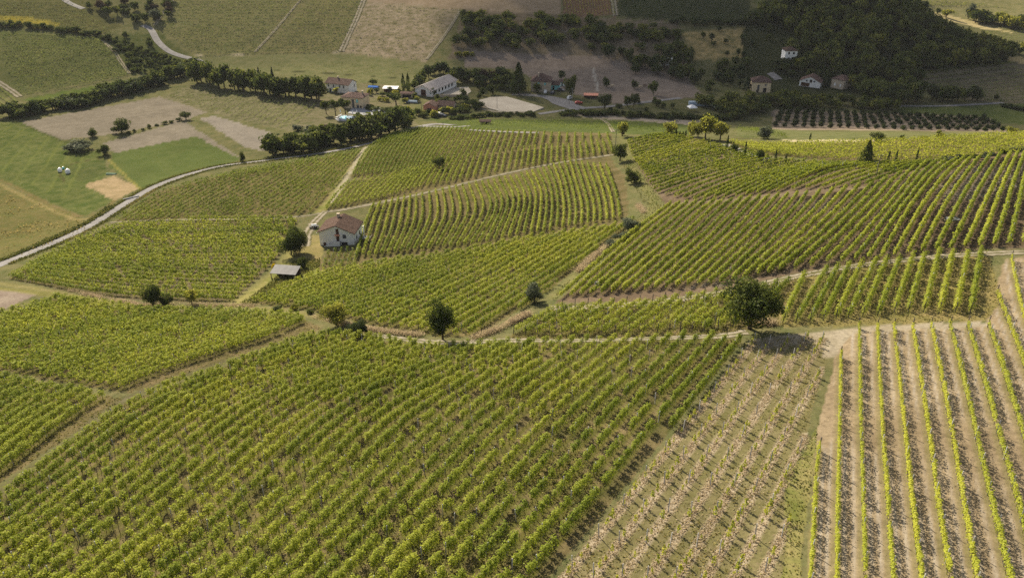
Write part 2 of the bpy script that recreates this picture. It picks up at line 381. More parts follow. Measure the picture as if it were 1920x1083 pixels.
field('F5', clip_rows(rows_between([[(180, 416), (380, 408), (565, 408)], [(70, 480), (300, 478), (540, 476)], [(0, 522), (200, 560), (450, 572)]], [13, 13]), F5P),
      sp=1.1, gap=.12, h=(.35, 1.7), lat=.30, clump=.24, dens=2.8, tint=.62, under='soil', post=12)
F4P = [(468, 568), (560, 526), (612, 508), (700, 494), (860, 474), (1000, 446), (1165, 424), (1206, 408), (1120, 470), (1030, 545), (985, 575), (890, 630), (830, 632), (720, 614), (600, 586)]
field('F4', clip_rows(rows_parallel([(860, 625), (1165, 430)], 2.5, -26, 12), F4P), sp=1.0, gap=.05, h=(.4, 1.75), lat=.26, clump=.23, dens=3.0, tint=.62, under='shaded_weed', post=10)
field('F3', rows_between([[(668, 486), (688, 417), (702, 386)], [(764, 474), (791, 415), (792, 366)], [(884, 462), (920, 395), (904, 346)], [(996, 440), (1005, 370), (987, 327)],
                          [(1090, 424), (1090, 385), (1068, 304)], [(1162, 412), (1156, 372), (1136, 312)]], [8, 9, 8, 8, 6]), sp=1.0, gap=.06, h=(.5, 1.7), lat=.17, clump=.36, dens=2.8, tint=.62, under='shaded_weed', post=12)
field('F3B', rows_between([[(606, 503), (618, 471)], [(662, 499), (676, 468)]], [5]), sp=1.0, gap=.35, h=(.4, 1.5), lat=.2, clump=.28, dens=1.3, tint=.45, under='shaded_weed', post=5)
F1P = [(215, 416), (300, 357), (450, 321), (560, 303), (685, 281), (640, 335), (597, 395), (560, 405)]
field('F1', clip_rows(rows_between([[(200, 425), (330, 350), (470, 312)], [(400, 418), (530, 350), (620, 285)], [(572, 408), (630, 345), (690, 278)]], [17, 9]), F1P),
      sp=1.2, gap=.2, h=(.4, 1.6), lat=.25, clump=.3, dens=1.5, tint=.42, under='shaded_weed', stuff=True)
field('F2A', rows_between([[(662, 331), (690, 283), (742, 250)], [(733, 327), (762, 272), (792, 242)], [(804, 309), (830, 270), (850, 242)], [(905, 287), (914, 266), (922, 247)], [(1000, 276), (1004, 262), (1007, 251)], [(1140, 262), (1139, 257), (1138, 253)]], [9, 9, 9, 8, 9]),
      sp=1.1, gap=.03, h=(.5, 1.75), lat=.24, clump=.35, dens=1.7, tint=.46, under='shaded_weed', stuff=True)
field('F2B', rows_between([[(612, 394), (632, 366), (655, 342)], [(697, 378), (722, 352), (757, 322)], [(787, 354), (806, 325), (824, 303)], [(862, 340), (872, 314), (880, 294)], [(966, 318), (970, 298), (973, 281)], [(1056, 305), (1056, 289), (1056, 274)], [(1148, 287), (1144, 276), (1140, 265)]], [8, 8, 6, 8, 8, 8]),
      sp=1.0, gap=.03, h=(.5, 1.75), lat=.22, clump=.4, dens=1.8, tint=.58, under='shaded_weed', stuff=True)
field('F9', explicit([[(1534, 842), (1528, 900), (1522, 1010), (1515, 1130), (1510, 1250)], [(1575, 668), (1572, 810), (1568, 950), (1566, 1083), (1563, 1250)], [(1609, 615), (1612, 810), (1616, 960), (1619, 1083), (1622, 1250)], [(1643, 615), (1652, 810), (1662, 960), (1671, 1083), (1684, 1250)],
      [(1674, 616), (1693, 805), (1708, 960), (1723, 1083), (1742, 1250)], [(1709, 616), (1737, 805), (1757, 960), (1776, 1083), (1800, 1250)], [(1744, 614), (1780, 805), (1803, 950), (1826, 1083), (1858, 1250)], [(1779, 612), (1824, 805), (1856, 950), (1887, 1083), (1925, 1250)],
      [(1812, 612), (1866, 805), (1900, 930), (1940, 1083), (1985, 1250)], [(1851, 612), (1911, 805), (1950, 930), (1995, 1083), (2045, 1250)], [(1867, 553), (1915, 680), (1955, 800), (2040, 1060), (2100, 1250)], [(1894, 487), (1915, 590), (1965, 720), (2060, 960), (2160, 1250)], [(1925, 487), (1950, 590), (2010, 720), (2120, 960), (2220, 1250)]]),
      sp=.95, gap=.02, h=(.25, 1.45), lat=.10, clump=.31, dens=1.6, tint=.78, under='dry', post=5.5, endpost=True)
tb = [((1837, 475), (1818, 588)), ((1812, 482), (1790, 586)), ((1784, 480), (1760, 588)), ((1759, 478), (1731, 586)), ((1732, 482), (1702, 586)), ((1710, 485), (1676, 586)), ((1685, 490), (1645, 593)), ((1662, 490), (1617, 594)), ((1642, 492), (1590, 596)), ((1615, 497), (1567, 598)), ((1592, 500), (1543, 601)), ((1570, 505), (1518, 605)), ((1550, 508), (1492, 606)), ((1507, 520), (1467, 606))]
field('F10R', explicit([[b, a] for a, b in tb]), sp=.95, gap=.03, h=(.3, 1.85), lat=.24, clump=.3, dens=3.0, tint=.6, under='dry2', post=6, endpost=True)
field('F10L', rows_between([[(962, 627), (1055, 577)], [(1100, 630), (1200, 570)], [(1232, 625), (1320, 556)], [(1318, 622), (1412, 545)], [(1400, 610), (1478, 530)]], [6, 5, 4, 3]), sp=1.05, gap=.16, h=(.4, 1.75), lat=.28, clump=.25, dens=2.6, tint=.56, under='shaded_weed', post=6, endpost=True)
field('F11', rows_between([[(1050, 560), (1160, 462), (1257, 387)], [(1208, 546), (1310, 455), (1362, 402), (1390, 378)], [(1350, 533), (1430, 458), (1488, 398), (1512, 366)], [(1460, 511), (1560, 425), (1610, 375), (1634, 350)],
      [(1577, 494), (1640, 420), (1683, 370), (1715, 330), (1737, 309)], [(1651, 486), (1700, 402), (1738, 350), (1765, 322), (1790, 305)], [(1727, 475), (1768, 395), (1800, 345), (1836, 298)], [(1807, 468), (1832, 415), (1862, 350), (1893, 292)], [(1890, 461), (1906, 395), (1918, 340), (1932, 292)], [(1975, 452), (1985, 390), (1990, 340), (1992, 292)]],
      [8, 7, 5, 4, 3, 3, 3, 3, 3]), sp=.95, gap=.015, h=(.45, 1.75), lat=.20, clump=.45, dens=4.0, tint=.6, under='brown', post=8)
field('F12', rows_between([[(1176, 268), (1215, 258), (1262, 250)], [(1186, 297), (1240, 280), (1300, 262)], [(1211, 333), (1310, 306), (1412, 286)], [(1231, 363), (1335, 326), (1445, 301)], [(1300, 377), (1400, 334), (1530, 306)], [(1380, 370), (1470, 330), (1590, 308)], [(1457, 360), (1540, 322), (1645, 308)], [(1539, 354), (1615, 326), (1702, 306)], [(1622, 349), (1665, 331), (1720, 313), (1765, 304)]],
      [6, 10, 5, 4, 4, 4, 3, 3]), sp=.95, gap=.02, h=(.4, 1.5), lat=.19, clump=.45, dens=3.6, tint=.6, under='brown', post=8)
field('F13', rows_between([[(1362, 268), (1440, 273), (1640, 268), (1800, 260), (1960, 252)], [(1425, 288), (1560, 299), (1700, 300), (1800, 297), (1960, 278)]], [10]), sp=1.0, gap=.0, h=(.5, 1.9), lat=.5, clump=.5, dens=1.5, tint=.78, under='shaded_weed', stuff=True)
DF = []   # far vineyards: (rows, dens, tint, height, patch)
def far(guides, counts, dens=1.0, tint=.4, hh=1.7, gap=.1, lat=.16): DF.append((rows_between(guides, counts), dens, tint, hh, gap, lat))
far([[(3, 64), (100, 66), (188, 76)], [(3, 110), (120, 104), (218, 100)], [(38, 178), (140, 162), (242, 140)]], [10, 11], 1.2, .36)
far([[(0, 4), (130, 4)], [(0, 52), (100, 52), (215, 62)]], [10], .9, .3)
far([[(335, 2), (568, 2)], [(303, 50), (530, 50)], [(365, 104), (478, 99)]], [9, 9], 1.1, .36)
far([[(585, 2), (678, 2)], [(535, 50), (660, 50)], [(485, 99), (636, 96)]], [9, 9], 1.1, .34)
far([[(690, 8), (858, 18)], [(665, 55), (825, 65)], [(646, 97), (800, 112)]], [9, 9], .5, .28, 1.3, .4)
far([[(1058, -3), (1062, 30)], [(1146, -3), (1152, 28)]], [16], .6, .8)
far([[(1162, -3), (1392, -3)], [(1162, 32), (1300, 38), (1408, 46)]], [11], .9, .1)
far([[(1690, 146), (1800, 130), (1896, 120)], [(1765, 178), (1850, 172), (1960, 160)], [(1850, 192), (1960, 190)]], [6, 5], 1.8, .4)
far([[(310, 181), (360, 163)], [(430, 218), (480, 178)], [(545, 243), (597, 193)]], [14, 12], .55, .4, 1.5, .25)
far([[(872, 239), (1130, 244), (1270, 250)], [(880, 228), (1050, 226), (1275, 236)]], [7], 1.0, .4)
far([[(0, 165), (30, 192)], [(-30, 190), (0, 205)]], [3], .8, .6)
far([[(640, 116), (780, 128)], [(500, 124), (600, 128), (740, 142)]], [6], .25, .4, .8, .5)
far([[(1715, 62), (1800, 84)], [(1735, 102), (1790, 102)]], [9], .8, .2)
far([[(1690, 2), (1800, 2)], [(1740, 10), (1880, 14)]], [5], .7, .5)
far([[(1845, 62), (1925, 62)], [(1870, 75), (1930, 88)]], [6], .6, .4)
far([[(1385, 240), (1470, 254)], [(1370, 258), (1480, 264)]], [5], .7, .4)

# young vines: parallel rows on straw
P_F8 = [(1408, 640), (1540, 624), (1556, 640), (1545, 690), (1520, 780), (1512, 830), (1470, 900), (1490, 1010), (1478, 1100), (1470, 1250), (900, 1250), (1046, 1083), (1220, 865)]
YROWS = clip_rows(rows_parallel([(1420, 634), (1060, 1083)], 2.3, -16, 1), P_F8)

# ------------------------------------------------------------------ ground sheet
NA, ND = 760, 620
ang = np.linspace(R(-54), R(54), NA); dist = 14 * (1330 / 14) ** np.linspace(0, 1, ND)
AA, DD = np.meshgrid(ang, dist)
TX = (np.tan(AA) * DD).ravel(); TY = (DD - 22).ravel()
TX = np.clip(TX, -890, 890)
TZ = H(TX, TY)
pts = np.stack([TX, TY], 1)
n1 = fbm(TX, TY, 14, 11); n2 = fbm(TX, TY, 45, 15); n3 = fbm(TX, TY, 5, 21)
jit = .0045 * np.sqrt(TX ** 2 + TY ** 2)
JP = pts + np.stack([(n3 - .5) * jit, (fbm(TX, TY, 5, 31) - .5) * jit], 1)
ca = np.tile(np.array([.075, .085, .035]), (len(pts), 1)); cb = np.tile(np.array([.13, .12, .06]), (len(pts), 1))
def zone(px, a, b):
    m = inside(JP, wpoly(px)); ca[m] = a; cb[m] = b; return m
def line(px, wd, a, b=None, m=40):
    q = world_line(px, m); d = np.full(len(pts), 1e9)
    bb = (JP[:, 0] > q[:, 0].min() - 8) & (JP[:, 0] < q[:, 0].max() + 8) & (JP[:, 1] > q[:, 1].min() - 8) & (JP[:, 1] < q[:, 1].max() + 8)
    s = JP[bb]; dd = np.full(len(s), 1e9)
    for i in range(len(q) - 1):
        e = q[i + 1] - q[i]; t = np.clip(((s - q[i]) @ e) / (e @ e + 1e-9), 0, 1)
        dd = np.minimum(dd, np.linalg.norm(s - q[i] - t[:, None] * e, axis=1))
    k = np.clip(1.5 - dd / wd, 0, 1)[:, None]; idx = np.nonzero(bb)[0]
    ca[idx] = ca[idx] * (1 - k) + np.array(a) * k; cb[idx] = cb[idx] * (1 - k) + np.array(b if b is not None else a) * k
GREEN = ((.060, .090, .022), (.095, .115, .032)); OLIVE = ((.085, .09, .03), (.15, .135, .055)); GOLD = ((.125, .108, .046), (.08, .088, .03))
STRAW = ((.40, .315, .185), (.25, .195, .105)); SOIL = ((.15, .115, .08), (.20, .165, .12)); PLOW = ((.135, .12, .095), (.175, .155, .125)); MAUVE = ((.14, .115, .098), (.20, .165, .14))
PALE = ((.34, .29, .22), (.17, .16, .08)); PATHC = ((.40, .36, .30), (.30, .265, .21))
DIRTG = ((.14, .125, .065), (.095, .10, .035))
zone([(-300, 60), (0, 55), (190, 72), (245, 138), (35, 180), (-300, 200)], (.065, .078, .028), (.10, .102, .042))
zone([(-200, -40), (150, -40), (230, 50), (180, 66), (0, 50), (-200, 45)], (.06, .065, .026), (.10, .095, .04))
zone([(180, 72), (300, 60), (372, 118), (340, 140), (250, 140), (215, 95)], (.045, .06, .02), (.085, .09, .035))
zone([(0, 30), (60, 33), (115, 44), (110, 50), (50, 46), (0, 40)], (.25, .21, .04), (.15, .13, .03))
zone([(290, 55), (330, -60), (580, -60), (478, 102), (365, 108)], (.08, .088, .036), (.135, .125, .06))
zone([(582, -60), (690, -60), (638, 100), (480, 102)], (.085, .09, .038), (.14, .125, .062))
zone([(690, 0), (865, 15), (800, 116), (640, 100)], (.25, .205, .155), (.12, .11, .055))
zone([(360, 106), (640, 100), (800, 116), (770, 165), (600, 152), (480, 134), (380, 125)], (.09, .10, .042), (.135, .13, .065))
zone([(700, -60), (1056, -60), (1050, 27), (870, 19), (690, 4)], (.24, .19, .14), (.19, .15, .10))
zone([(1052, -60), (1150, -60), (1157, 30), (1058, 32)], (.17, .10, .07), (.11, .08, .05))
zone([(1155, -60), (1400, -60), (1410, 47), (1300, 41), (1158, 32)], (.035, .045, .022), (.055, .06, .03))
zone([(868, 18), (1270, 42), (1290, 125), (1130, 150), (1000, 110), (840, 112)], (.10, .085, .055), (.16, .13, .095))
zone([(880, 95), (1130, 105), (1290, 145), (1320, 182), (1150, 195), (1070, 175), (960, 130), (870, 125)], *MAUVE)
zone([(1275, 62), (1390, 52), (1470, 50), (1482, 85), (1400, 112), (1300, 112)], (.33, .25, .12), (.13, .12, .05))
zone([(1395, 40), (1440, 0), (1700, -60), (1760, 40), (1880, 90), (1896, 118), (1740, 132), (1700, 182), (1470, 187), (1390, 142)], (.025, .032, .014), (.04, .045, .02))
zone([(1700, 142), (1895, 119), (2000, 110), (2000, 195), (1840, 192), (1780, 182)], (.10, .09, .06), (.15, .13, .09))
zone([(1680, 201), (1875, 196), (2050, 200), (2050, 245), (1850, 228), (1690, 214)], (.055, .075, .024), (.085, .10, .035))
zone([(1450, 205), (1690, 213), (1845, 219), (1895, 247), (1448, 243)], (.25, .20, .155), (.19, .155, .115))
zone([(1460, 258), (1662, 261), (1660, 268), (1470, 266)], (.42, .36, .25), (.28, .25, .16))
zone([(1680, -40), (1960, -40), (1960, 60), (1840, 46), (1760, 30)], (.12, .125, .05), (.20, .18, .09))
zone([(1690, 12), (1760, 24), (1840, 44), (1900, 62), (1840, 54), (1740, 30)], (.42, .35, .20), (.25, .22, .10))
zone([(1886, 102), (1960, 118), (1960, 124), (1894, 116)], (.42, .32, .16), (.3, .24, .12))
# left valley
zone([(40, 229), (300, 181), (390, 210), (345, 226), (210, 252), (112, 262)], *PLOW)
zone([(40, 187), (245, 148), (255, 152), (90, 192)], *GREEN)
zone([(305, 181), (358, 160), (595, 190), (602, 228), (545, 246), (392, 212)], (.075, .08, .034), (.15, .135, .085))
zone([(374, 222), (402, 217), (512, 250), (497, 284), (460, 276)], (.165, .15, .13), (.20, .18, .155))
zone([(195, 268), (330, 230), (345, 228), (447, 293), (430, 297), (365, 256), (215, 288)], (.14, .125, .10), (.18, .16, .13))
zone([(212, 288), (367, 255), (452, 300), (300, 346), (264, 356), (205, 312)], (.062, .085, .026), (.082, .10, .034))
zone([(-300, 228), (38, 229), (112, 262), (195, 290), (206, 326), (165, 350), (212, 376), (160, 406), (0, 340), (-300, 250)], (.05, .072, .02), (.105, .115, .042))
zone([(125, 315), (195, 300), (205, 322), (165, 340), (145, 338)], (.05, .068, .022), (.085, .095, .035))
zone([(158, 346), (213, 330), (262, 352), (215, 377)], (.28, .215, .135), (.2, .16, .09))
zone([(-300, 300), (0, 345), (145, 404), (165, 432), (0, 497), (-300, 600)], *GOLD)
zone([(600, 150), (720, 160), (790, 240), (700, 262), (600, 262), (560, 230)], (.085, .09, .04), (.15, .13, .085))
zone([(800, 222), (1300, 228), (1290, 256), (860, 242)], (.055, .075, .024), (.085, .10, .034))
zone([(1040, 214), (1160, 218), (1340, 228), (1290, 234), (1120, 222)], (.27, .235, .2), (.22, .19, .15))
zone([(1380, 236), (1500, 246), (1900, 252), (1900, 262), (1480, 262), (1380, 256)], (.075, .09, .035), (.13, .13, .06))
zone([(-200, 545), (0, 540), (75, 548), (55, 560), (0, 582), (-200, 620)], (.16, .13, .11), (.20, .17, .14))
# vineyards' ground; row shade is put into the weedy and brown tones
UND = {'shaded_weed': (((.075, .070, .030), (.135, .108, .058)), ((.055, .060, .018), (.095, .088, .028))), 'soil': (((.105, .085, .062), (.095, .085, .04)), ((.07, .068, .027), (.10, .088, .042))),
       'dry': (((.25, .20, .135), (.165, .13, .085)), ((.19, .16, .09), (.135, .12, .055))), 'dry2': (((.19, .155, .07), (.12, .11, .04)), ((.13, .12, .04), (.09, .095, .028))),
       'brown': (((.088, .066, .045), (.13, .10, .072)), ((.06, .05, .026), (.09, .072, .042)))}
FP = {'F7': P_F7, 'F6': F6P, 'F6B': F6B, 'F5': F5P, 'F4': F4P, 'F1': F1P,
      'F3': [(660, 492), (700, 386), (830, 356), (950, 327), (1050, 306), (1140, 294), (1172, 330), (1178, 400), (1165, 422), (1000, 446), (860, 474)],
      'F3B': [(596, 508), (612, 466), (690, 464), (676, 500)],
      'F2A': [(655, 336), (690, 282), (780, 240), (1150, 250), (1146, 264), (1000, 280), (820, 308), (700, 335)], 'F2B': [(604, 400), (655, 340), (760, 320), (825, 302), (1000, 279), (1146, 262), (1154, 290), (950, 322), (830, 352), (690, 382)],
      'F9': [(1505, 1260), (1525, 840), (1565, 670), (1600, 612), (1850, 606), (1862, 545), (1888, 482), (2100, 480), (2400, 1260)], 'F10R': [(1440, 612), (1500, 512), (1600, 492), (1850, 470), (1880, 560), (1850, 600), (1560, 612)],
      'F10L': [(950, 634), (1050, 574), (1200, 566), (1380, 544), (1500, 520), (1450, 612), (1340, 628), (1100, 636)],
      'F11': [(1040, 568), (1250, 386), (1480, 366), (1640, 350), (1790, 304), (1890, 286), (2050, 285), (2050, 455), (1840, 468), (1600, 498), (1460, 520), (1380, 540), (1180, 566)],
      'F12': [(1170, 262), (1270, 248), (1380, 284), (1445, 299), (1600, 306), (1800, 303), (1640, 350), (1480, 366), (1250, 384), (1212, 340)],
      'F13': [(1350, 262), (1480, 270), (1640, 264), (1960, 250), (1960, 280), (1880, 290), (1780, 300), (1600, 304), (1420, 290)]}
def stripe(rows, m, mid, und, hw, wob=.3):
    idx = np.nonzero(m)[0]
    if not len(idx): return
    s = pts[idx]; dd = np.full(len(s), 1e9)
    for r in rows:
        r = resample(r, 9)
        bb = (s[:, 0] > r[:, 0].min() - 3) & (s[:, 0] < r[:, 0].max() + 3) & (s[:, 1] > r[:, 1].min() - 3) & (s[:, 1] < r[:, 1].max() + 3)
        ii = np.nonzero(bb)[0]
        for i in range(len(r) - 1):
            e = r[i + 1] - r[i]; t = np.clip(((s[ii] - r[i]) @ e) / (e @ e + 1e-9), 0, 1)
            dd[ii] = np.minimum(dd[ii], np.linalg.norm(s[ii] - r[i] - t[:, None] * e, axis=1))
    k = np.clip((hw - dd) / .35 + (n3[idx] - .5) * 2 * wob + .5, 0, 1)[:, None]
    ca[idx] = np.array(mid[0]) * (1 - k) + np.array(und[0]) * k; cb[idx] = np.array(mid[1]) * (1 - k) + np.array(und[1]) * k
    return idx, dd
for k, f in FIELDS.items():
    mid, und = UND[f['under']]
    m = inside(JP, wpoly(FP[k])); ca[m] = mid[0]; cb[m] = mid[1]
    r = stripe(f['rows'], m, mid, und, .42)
    if k == 'F9':      # bare pale wheel tracks and patches between the rows
        idx, dd = r; t = np.clip(1 - np.abs(dd - .78) / .28, 0, 1) * np.clip((n1[idx] - .42) * 5, 0, 1)
        ca[idx] = ca[idx] * (1 - t[:, None]) + np.array([.29, .26, .225]) * t[:, None]; cb[idx] = cb[idx] * (1 - t[:, None]) + np.array([.23, .205, .17]) * t[:, None]
    if k == 'F11':     # pale eroded streaks down the slope
        idx, dd = r; t = np.clip(1 - np.abs(dd - .8) / .4, 0, 1) * np.clip((n2[idx] - .52) * 8, 0, 1)
        ca[idx] = ca[idx] * (1 - t[:, None]) + np.array([.33, .31, .28]) * t[:, None]
m8 = inside(JP, wpoly(P_F8 + [])); ca[m8] = (.18, .15, .085); cb[m8] = (.12, .11, .05)
stripe(YROWS, m8, ((.15, .132, .07), (.105, .10, .042)), ((.31, .265, .20), (.25, .21, .155)), .5, .35)
zone([(1395, 640), (1560, 618), (1700, 606), (1856, 604), (1840, 614), (1600, 622), (1565, 670), (1540, 672), (1545, 640), (1430, 655)], (.26, .23, .18), (.20, .175, .125))
zone([(1470, 900), (1512, 840), (1535, 790), (1526, 860), (1505, 1020), (1496, 1250), (1440, 1250), (1475, 1020)], (.10, .115, .03), (.20, .175, .08))
line([(540, 644), (400, 686), (236, 748), (120, 834), (0, 922), (-150, 1035)], .9, (.11, .10, .06), (.07, .07, .028))
line([(-60, 522), (60, 540), (130, 553), (260, 576), (430, 574), (560, 586), (690, 622)], 1.0, (.19, .165, .085), (.13, .125, .045))
line([(-60, 535), (60, 548), (130, 560)], 1.0, (.17, .155, .06), (.11, .11, .035))
line([(1168, 250), (1175, 285), (1200, 340), (1228, 385), (1190, 425), (1110, 490), (1040, 555)], 1.6, (.15, .14, .065), (.085, .095, .032))
line([(600, 398), (622, 372), (640, 340), (690, 280)], 1.6, (.13, .14, .04), (.20, .18, .08))
line([(560, 455), (548, 492), (500, 535), (450, 568)], 3.0, (.22, .195, .085), (.13, .135, .04))
zone([(565, 440), (604, 440), (606, 470), (600, 492), (560, 492), (550, 470)], (.20, .165, .08), (.14, .13, .05))
zone([(520, 500), (600, 492), (596, 512), (520, 540), (480, 560)], (.10, .12, .035), (.15, .15, .05))
line([(0, 336), (100, 386), (150, 405), (185, 400), (215, 376)], .7, (.15, .115, .06), (.10, .095, .03))
line([(-60, 318), (0, 346), (100, 395), (150, 412), (190, 404)], .7, (.22, .18, .09), (.15, .13, .05))
line([(480, 130), (620, 138), (750, 147)], .8, (.04, .045, .02))
line([(30, 229), (112, 262), (150, 280)], .7, (.05, .06, .02)); line([(120, 340), (110, 322), (140, 306), (200, 296)], .5, (.06, .06, .025)); line([(200, 296), (262, 354)], .5, (.17, .16, .05))
for q in range(7): line([(20 + q * 24, 236 + q * 7), (-60 + q * 30, 300 + q * 12)], .5, (.10, .115, .035))
line([(360, 104), (640, 99)], .5, (.26, .23, .16))
line([(685, 275), (655, 325), (620, 380)], 1.0, (.32, .29, .24), (.2, .18, .11))
line([(1260, 384), (1480, 364), (1640, 350), (1800, 346), (1930, 344)], .7, (.14, .115, .08))
line([(1255, 60), (1290, 125)], .8, (.08, .07, .05)); line([(1112, 128), (1122, 170)], .7, (.3, .28, .25))
k = (.86 + .28 * n1)[:, None]
F = (np.arange(ND - 1)[:, None] * NA + np.arange(NA - 1)[None]).ravel(); F = np.stack([F, F + 1, F + 1 + NA, F + NA], 1)
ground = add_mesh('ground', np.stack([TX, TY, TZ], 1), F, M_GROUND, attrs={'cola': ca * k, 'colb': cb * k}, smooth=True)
ground['kind'] = 'structure'
# the land around and behind, out to the horizon
ring = MB()
for (x0, y0, x1, y1) in [(-6000, 1390, 6000, 7000), (-6000, -3000, -880, 1390), (880, -3000, 6000, 1390)]:
    ring.poly([(x0, y0, 4), (x1, y0, 4), (x1, y1, 4), (x0, y1, 4)])
gm = noise_mat('far_land', (.07, .08, .03), (.12, .115, .055), .01)
ring.build('terrain', gm)['kind'] = 'structure'

# ------------------------------------------------------------------ roads and tracks
def strip(name, px, wd, mat, dz=.10, m=160, wob=0.0, seg=9):
    q = resample(at(smooth_curve(px, 120)), m); d = np.gradient(q, axis=0); d /= np.linalg.norm(d, axis=1)[:, None]; nr = np.stack([-d[:, 1], d[:, 0]], 1)
    ww = np.interp(np.linspace(0, 1, m), np.linspace(0, 1, len(wd)), wd) if hasattr(wd, '__len__') else np.full(m, wd)
    L = ww * (1 + wob * (rng.random(m) - .5)); Rr = ww * (1 + wob * (rng.random(m) - .5)); V = []
    for s in np.linspace(-1, 1, seg):
        o = np.where(s < 0, L, Rr) * s / 2; p = q + nr * o[:, None]
        V.append(np.stack([p[:, 0], p[:, 1], H(p[:, 0], p[:, 1]) + dz * (1 - .5 * abs(s))], 1))
    V = np.array(V); acr = np.repeat(np.linspace(-1, 1, seg), m); base = (np.arange(seg - 1)[:, None] * m + np.arange(m - 1)[None]).ravel()
    o = add_mesh(name, V.reshape(-1, 3), np.stack([base, base + m, base + m + 1, base + 1], 1), mat, attrs={'across': acr}, smooth=True); o['kind'] = 'structure'; return o
strip('road', [(-80, 528), (0, 496), (80, 464), (160, 428), (230, 385), (300, 346), (400, 315), (500, 301), (600, 288), (690, 270), (745, 250), (785, 238), (850, 238), (880, 236)], [4.0, 4.0, 4.0, 3.6], M_ROAD, .12)
strip('road', [(112, -8), (130, 6), (156, 17)], 4.2, M_ROAD, .25, 60)
strip('road', [(268, 48), (283, 56), (296, 78), (315, 95), (335, 104), (358, 110), (374, 115), (383, 124), (380, 134)], 4.6, M_ROAD, .25, 90)
strip('track', [(604, 398), (650, 392), (690, 384), (760, 370), (830, 354), (950, 325), (1050, 305), (1150, 290)], [2.4, 2.2, 2.0, 2.2], M_TRACK, .10, 160, .35)
strip('track', [(1030, 577), (1090, 576), (1180, 571), (1300, 557), (1380, 544), (1480, 521), (1600, 499), (1740, 483), (1840, 476), (1990, 470)], [2.8, 3.0, 2.6, 2.6], M_TRACK, .08, 200, .3)
strip('track', [(690, 626), (760, 636), (830, 642), (900, 640), (960, 638), (1100, 638), (1340, 630), (1400, 622)], [2.0, 2.6, 1.8, 1.5, 2.4], M_TRACK, .08, 160, .5)
strip('track', [(608, 398), (588, 418), (576, 440), (572, 462)], [2.6, 3.2, 3.0], M_TRACK, .08, 60, .4)
strip('track', [(205, 417), (330, 412), (460, 411), (560, 406), (600, 400)], 1.6, M_TRACK, .08, 100, .5)
strip('track', [(570, -8), (520, 52), (478, 98)], 2.2, M_TRACK, .3, 60, .3)
strip('track', [(685, -8), (668, 35), (640, 97)], 4.4, M_TRACK, .3, 60, .4)
strip('track', [(862, 22), (835, 65), (800, 112)], 2.4, M_TRACK, .3, 60, .4)
strip('track', [(1149, -6), (1154, 30)], 4.6, M_TRACK, .3, 40, .4)
strip('track', [(190, 74), (215, 98), (228, 118), (243, 138)], 2.6, M_TRACK, .25, 50, .3)
strip('track', [(-10, 150), (18, 168), (38, 182)], 4, M_TRACK, .25, 40, .3)
strip('path', [(330, -8), (310, 20), (290, 48)], 2.2, M_TRACK, .25, 40, .3)
strip('road', [(880, 244), (960, 248), (1010, 249)], 3.4, M_ROAD, .2, 60)
strip('road', [(1010, 214), (1060, 207), (1095, 203), (1140, 200), (1200, 193), (1275, 184)], 3.4, M_ROAD, .2, 90)
strip('road', [(960, 177), (1010, 180), (1040, 186), (1070, 199), (1095, 205)], [5, 6, 13, 7], M_ROAD, .22, 70)
strip('road', [(1680, 199), (1760, 199), (1830, 196), (1880, 193)], 3, M_ROAD, .2, 60)
strip('road', [(1444, 137), (1452, 143), (1460, 150)], 5, M_ROAD, .25, 20)
strip('road', [(1360, 271), (1385, 281), (1410, 290), (1440, 298)], 3, M_ROAD, .14, 50)
strip('track', [(1100, 214), (1135, 228), (1150, 248)], 2, M_TRACK, .2, 40)
strip('driveway', [(786, 238), (815, 233), (850, 235)], 5, M_ROAD, .22, 30)
strip('track', [(880, 196), (930, 208), (1000, 214)], 7, M_TRACK, .2, 40, .2)

